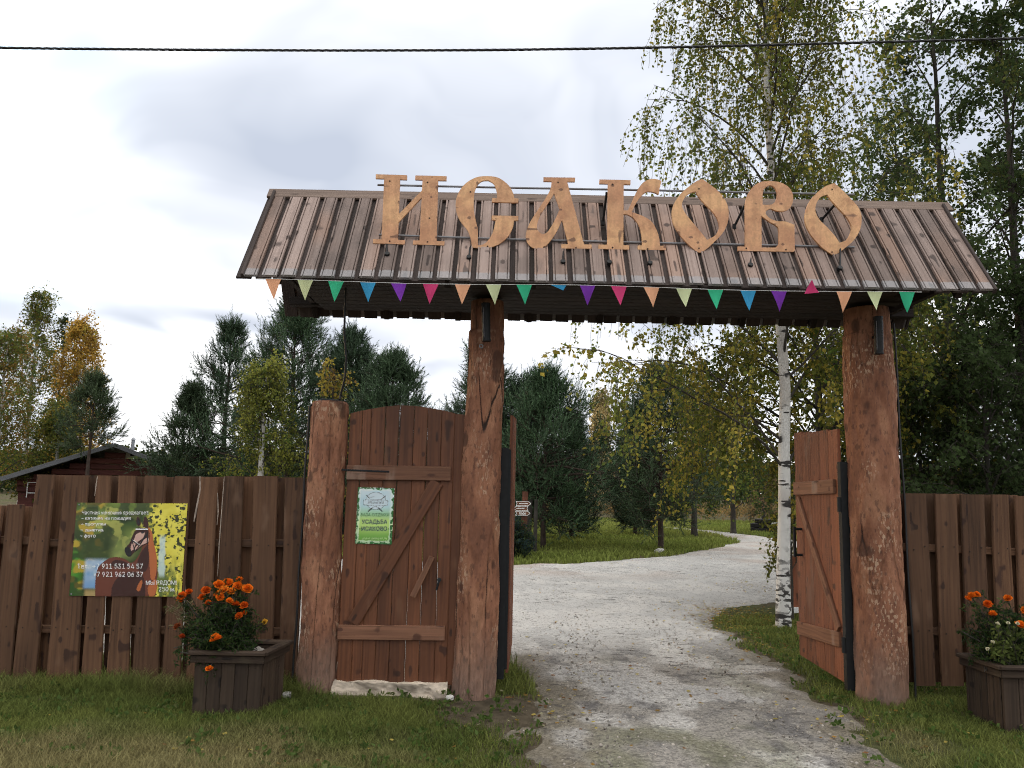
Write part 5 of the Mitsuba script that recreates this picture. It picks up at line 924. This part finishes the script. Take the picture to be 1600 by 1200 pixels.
for a, b in (((0, 0, .95), (0, 0, 1.5)), ((.5, 0, .95), (.5, 0, 1.5)), ((0, 0, 1.5), (.5, 0, 1.5)), ((0, 0, 1.12), (.5, 0, 1.12))): bar(wo + gv_ * a[0] + [0, 0, a[2]], wo + gv_ * b[0] + [0, 0, b[2]], .03, .05, 'white_paint', 'window_frame', cb, .004, tuple(-dv))

# ------------------------------------------------------------------ signpost, timber stack, board panel
sgp = thing('arrow_signpost', 'reddish post with three brown arrow boards at the lawn edge', 'signpost'); sb_ = gr(817, 872); SY = sb_[1]
put('post', rodm([sb_[0], SY, -.1], [sb_[0] + .03, SY, at(818, 768, SY)[2]], .07, 14), 'leaf_wood', sgp, smooth=40)
def arrow(y0, y1, xa, xb, sgn, text):
    po = 770 + 0; q = [(xa, y0), (xb - 4.5, y0), (xb, (y0 + y1) / 2), (xb - 4.5, y1), (xa, y1), (xa + 1.6, (y0 + y1) / 2)] if sgn > 0 else [(xa + 4.5, y0), (xb, y0), (xb - 1.6, (y0 + y1) / 2), (xb, y1), (xa + 4.5, y1), (xa, (y0 + y1) / 2)]
    pg = Polygon(q); kk = put('arrow_board', flat(pg, SY - .09, .025), 'bar_wood', sgp); put('border', flat(pg.difference(pg.buffer(-.75)), SY - .1155, .004), 'ink_white', kk)
    if text: text_px(text, (xa + xb) / 2 - 5.5, (xa + xb) / 2 + 4.5, y1 - 1.7, y1 - y0 - 3.6, 1, (0, 0), SY - .1155, 'ink_white', 'lettering', kk, True)
    else: put('lettering', flat(unary_union([Polygon([(x, (y0 + y1) / 2 - .8 + .3 * math.sin(x * 3)), (x + 1.1, (y0 + y1) / 2 - .8), (x + 1.1, (y0 + y1) / 2 + .8), (x, (y0 + y1) / 2 + .8)]) for x in np.arange(xa + 5, xb - 6, 1.6)]), SY - .1155, .003), 'ink_white', kk)
arrow(783, 790.5, 806, 830, 1, ''); arrow(790.8, 798, 802, 825.5, -1, ''); arrow(798.4, 805.5, 805, 829, 1, 'Кафе')
k = thing('shrub', 'low bluish green shrub at the foot of the arrow signpost', 'shrub'); b = gr(803, 874)
broadleaf(k, b, .55, R(88), nl=26, t0=.05, crown=lambda t: .7, elev=(10, 70), nb=6, nt=4, twig=.12, tg=.1, per=10, leaf=.045, cols=((.03, .05, .045), DARK), wts=(3, 2), r0=.02, bark='dark_bark')
ts = thing('timber_stack', 'low dark timber stack with pale cut ends on the far side of the road', 'timber stack'); c0, c1 = gr(1166, 831), gr(1240, 834); ax = norm(c1 - c0); YY = np.array([-ax[1], ax[0], 0])
for row, (n_, z) in enumerate(((5, .10), (4, .29), (4, .47))):
    for i in range(n_):
        o_ = YY * (i * .24) + [0, 0, z]; d0 = rng.uniform(0, .35) + row * .12; bar(c0 + o_ + ax * d0, c1 + o_ - ax * rng.uniform(0, .3), .19, .17, 'dark_timber', 'beam', ts, .02, (0, 0, 1))
for f_, z_, L in ((.55, .40, .22), (.83, .43, .12), (.86, .22, .12)): p_0 = c0 + (c1 - c0) * f_ + [0, 0, z_] - YY * .12; bar(p_0, p_0 + ax * L * 1.6, .09, .03, 'white_paint', 'pale_end', ts, .004, tuple(-YY))
bp = thing('board_panel', 'rust brown board panel low behind the open right gate leaf beside the birch', 'panel'); b0, b1 = at(1236, 950, 10.6), at(1300, 950, 10.9)
for i in range(5):
    q0, q1 = b0 + (b1 - b0) * i / 5, b0 + (b1 - b0) * (i + .97) / 5; bar((q0 + q1) / 2 * [1, 1, 0] + [0, 0, .12], (q0 + q1) / 2 * [1, 1, 0] + [0, 0, at(1240, 868, 10.6)[2]], np.linalg.norm(q1 - q0), .025, 'leaf_wood', 'board', bp)
bar(b0 * [1, 1, 0] + [-.05, -.05, .13], b1 * [1, 1, 0] + [0, -.05, .13], .07, .04, 'white_paint', 'foot_rail', bp, .003)
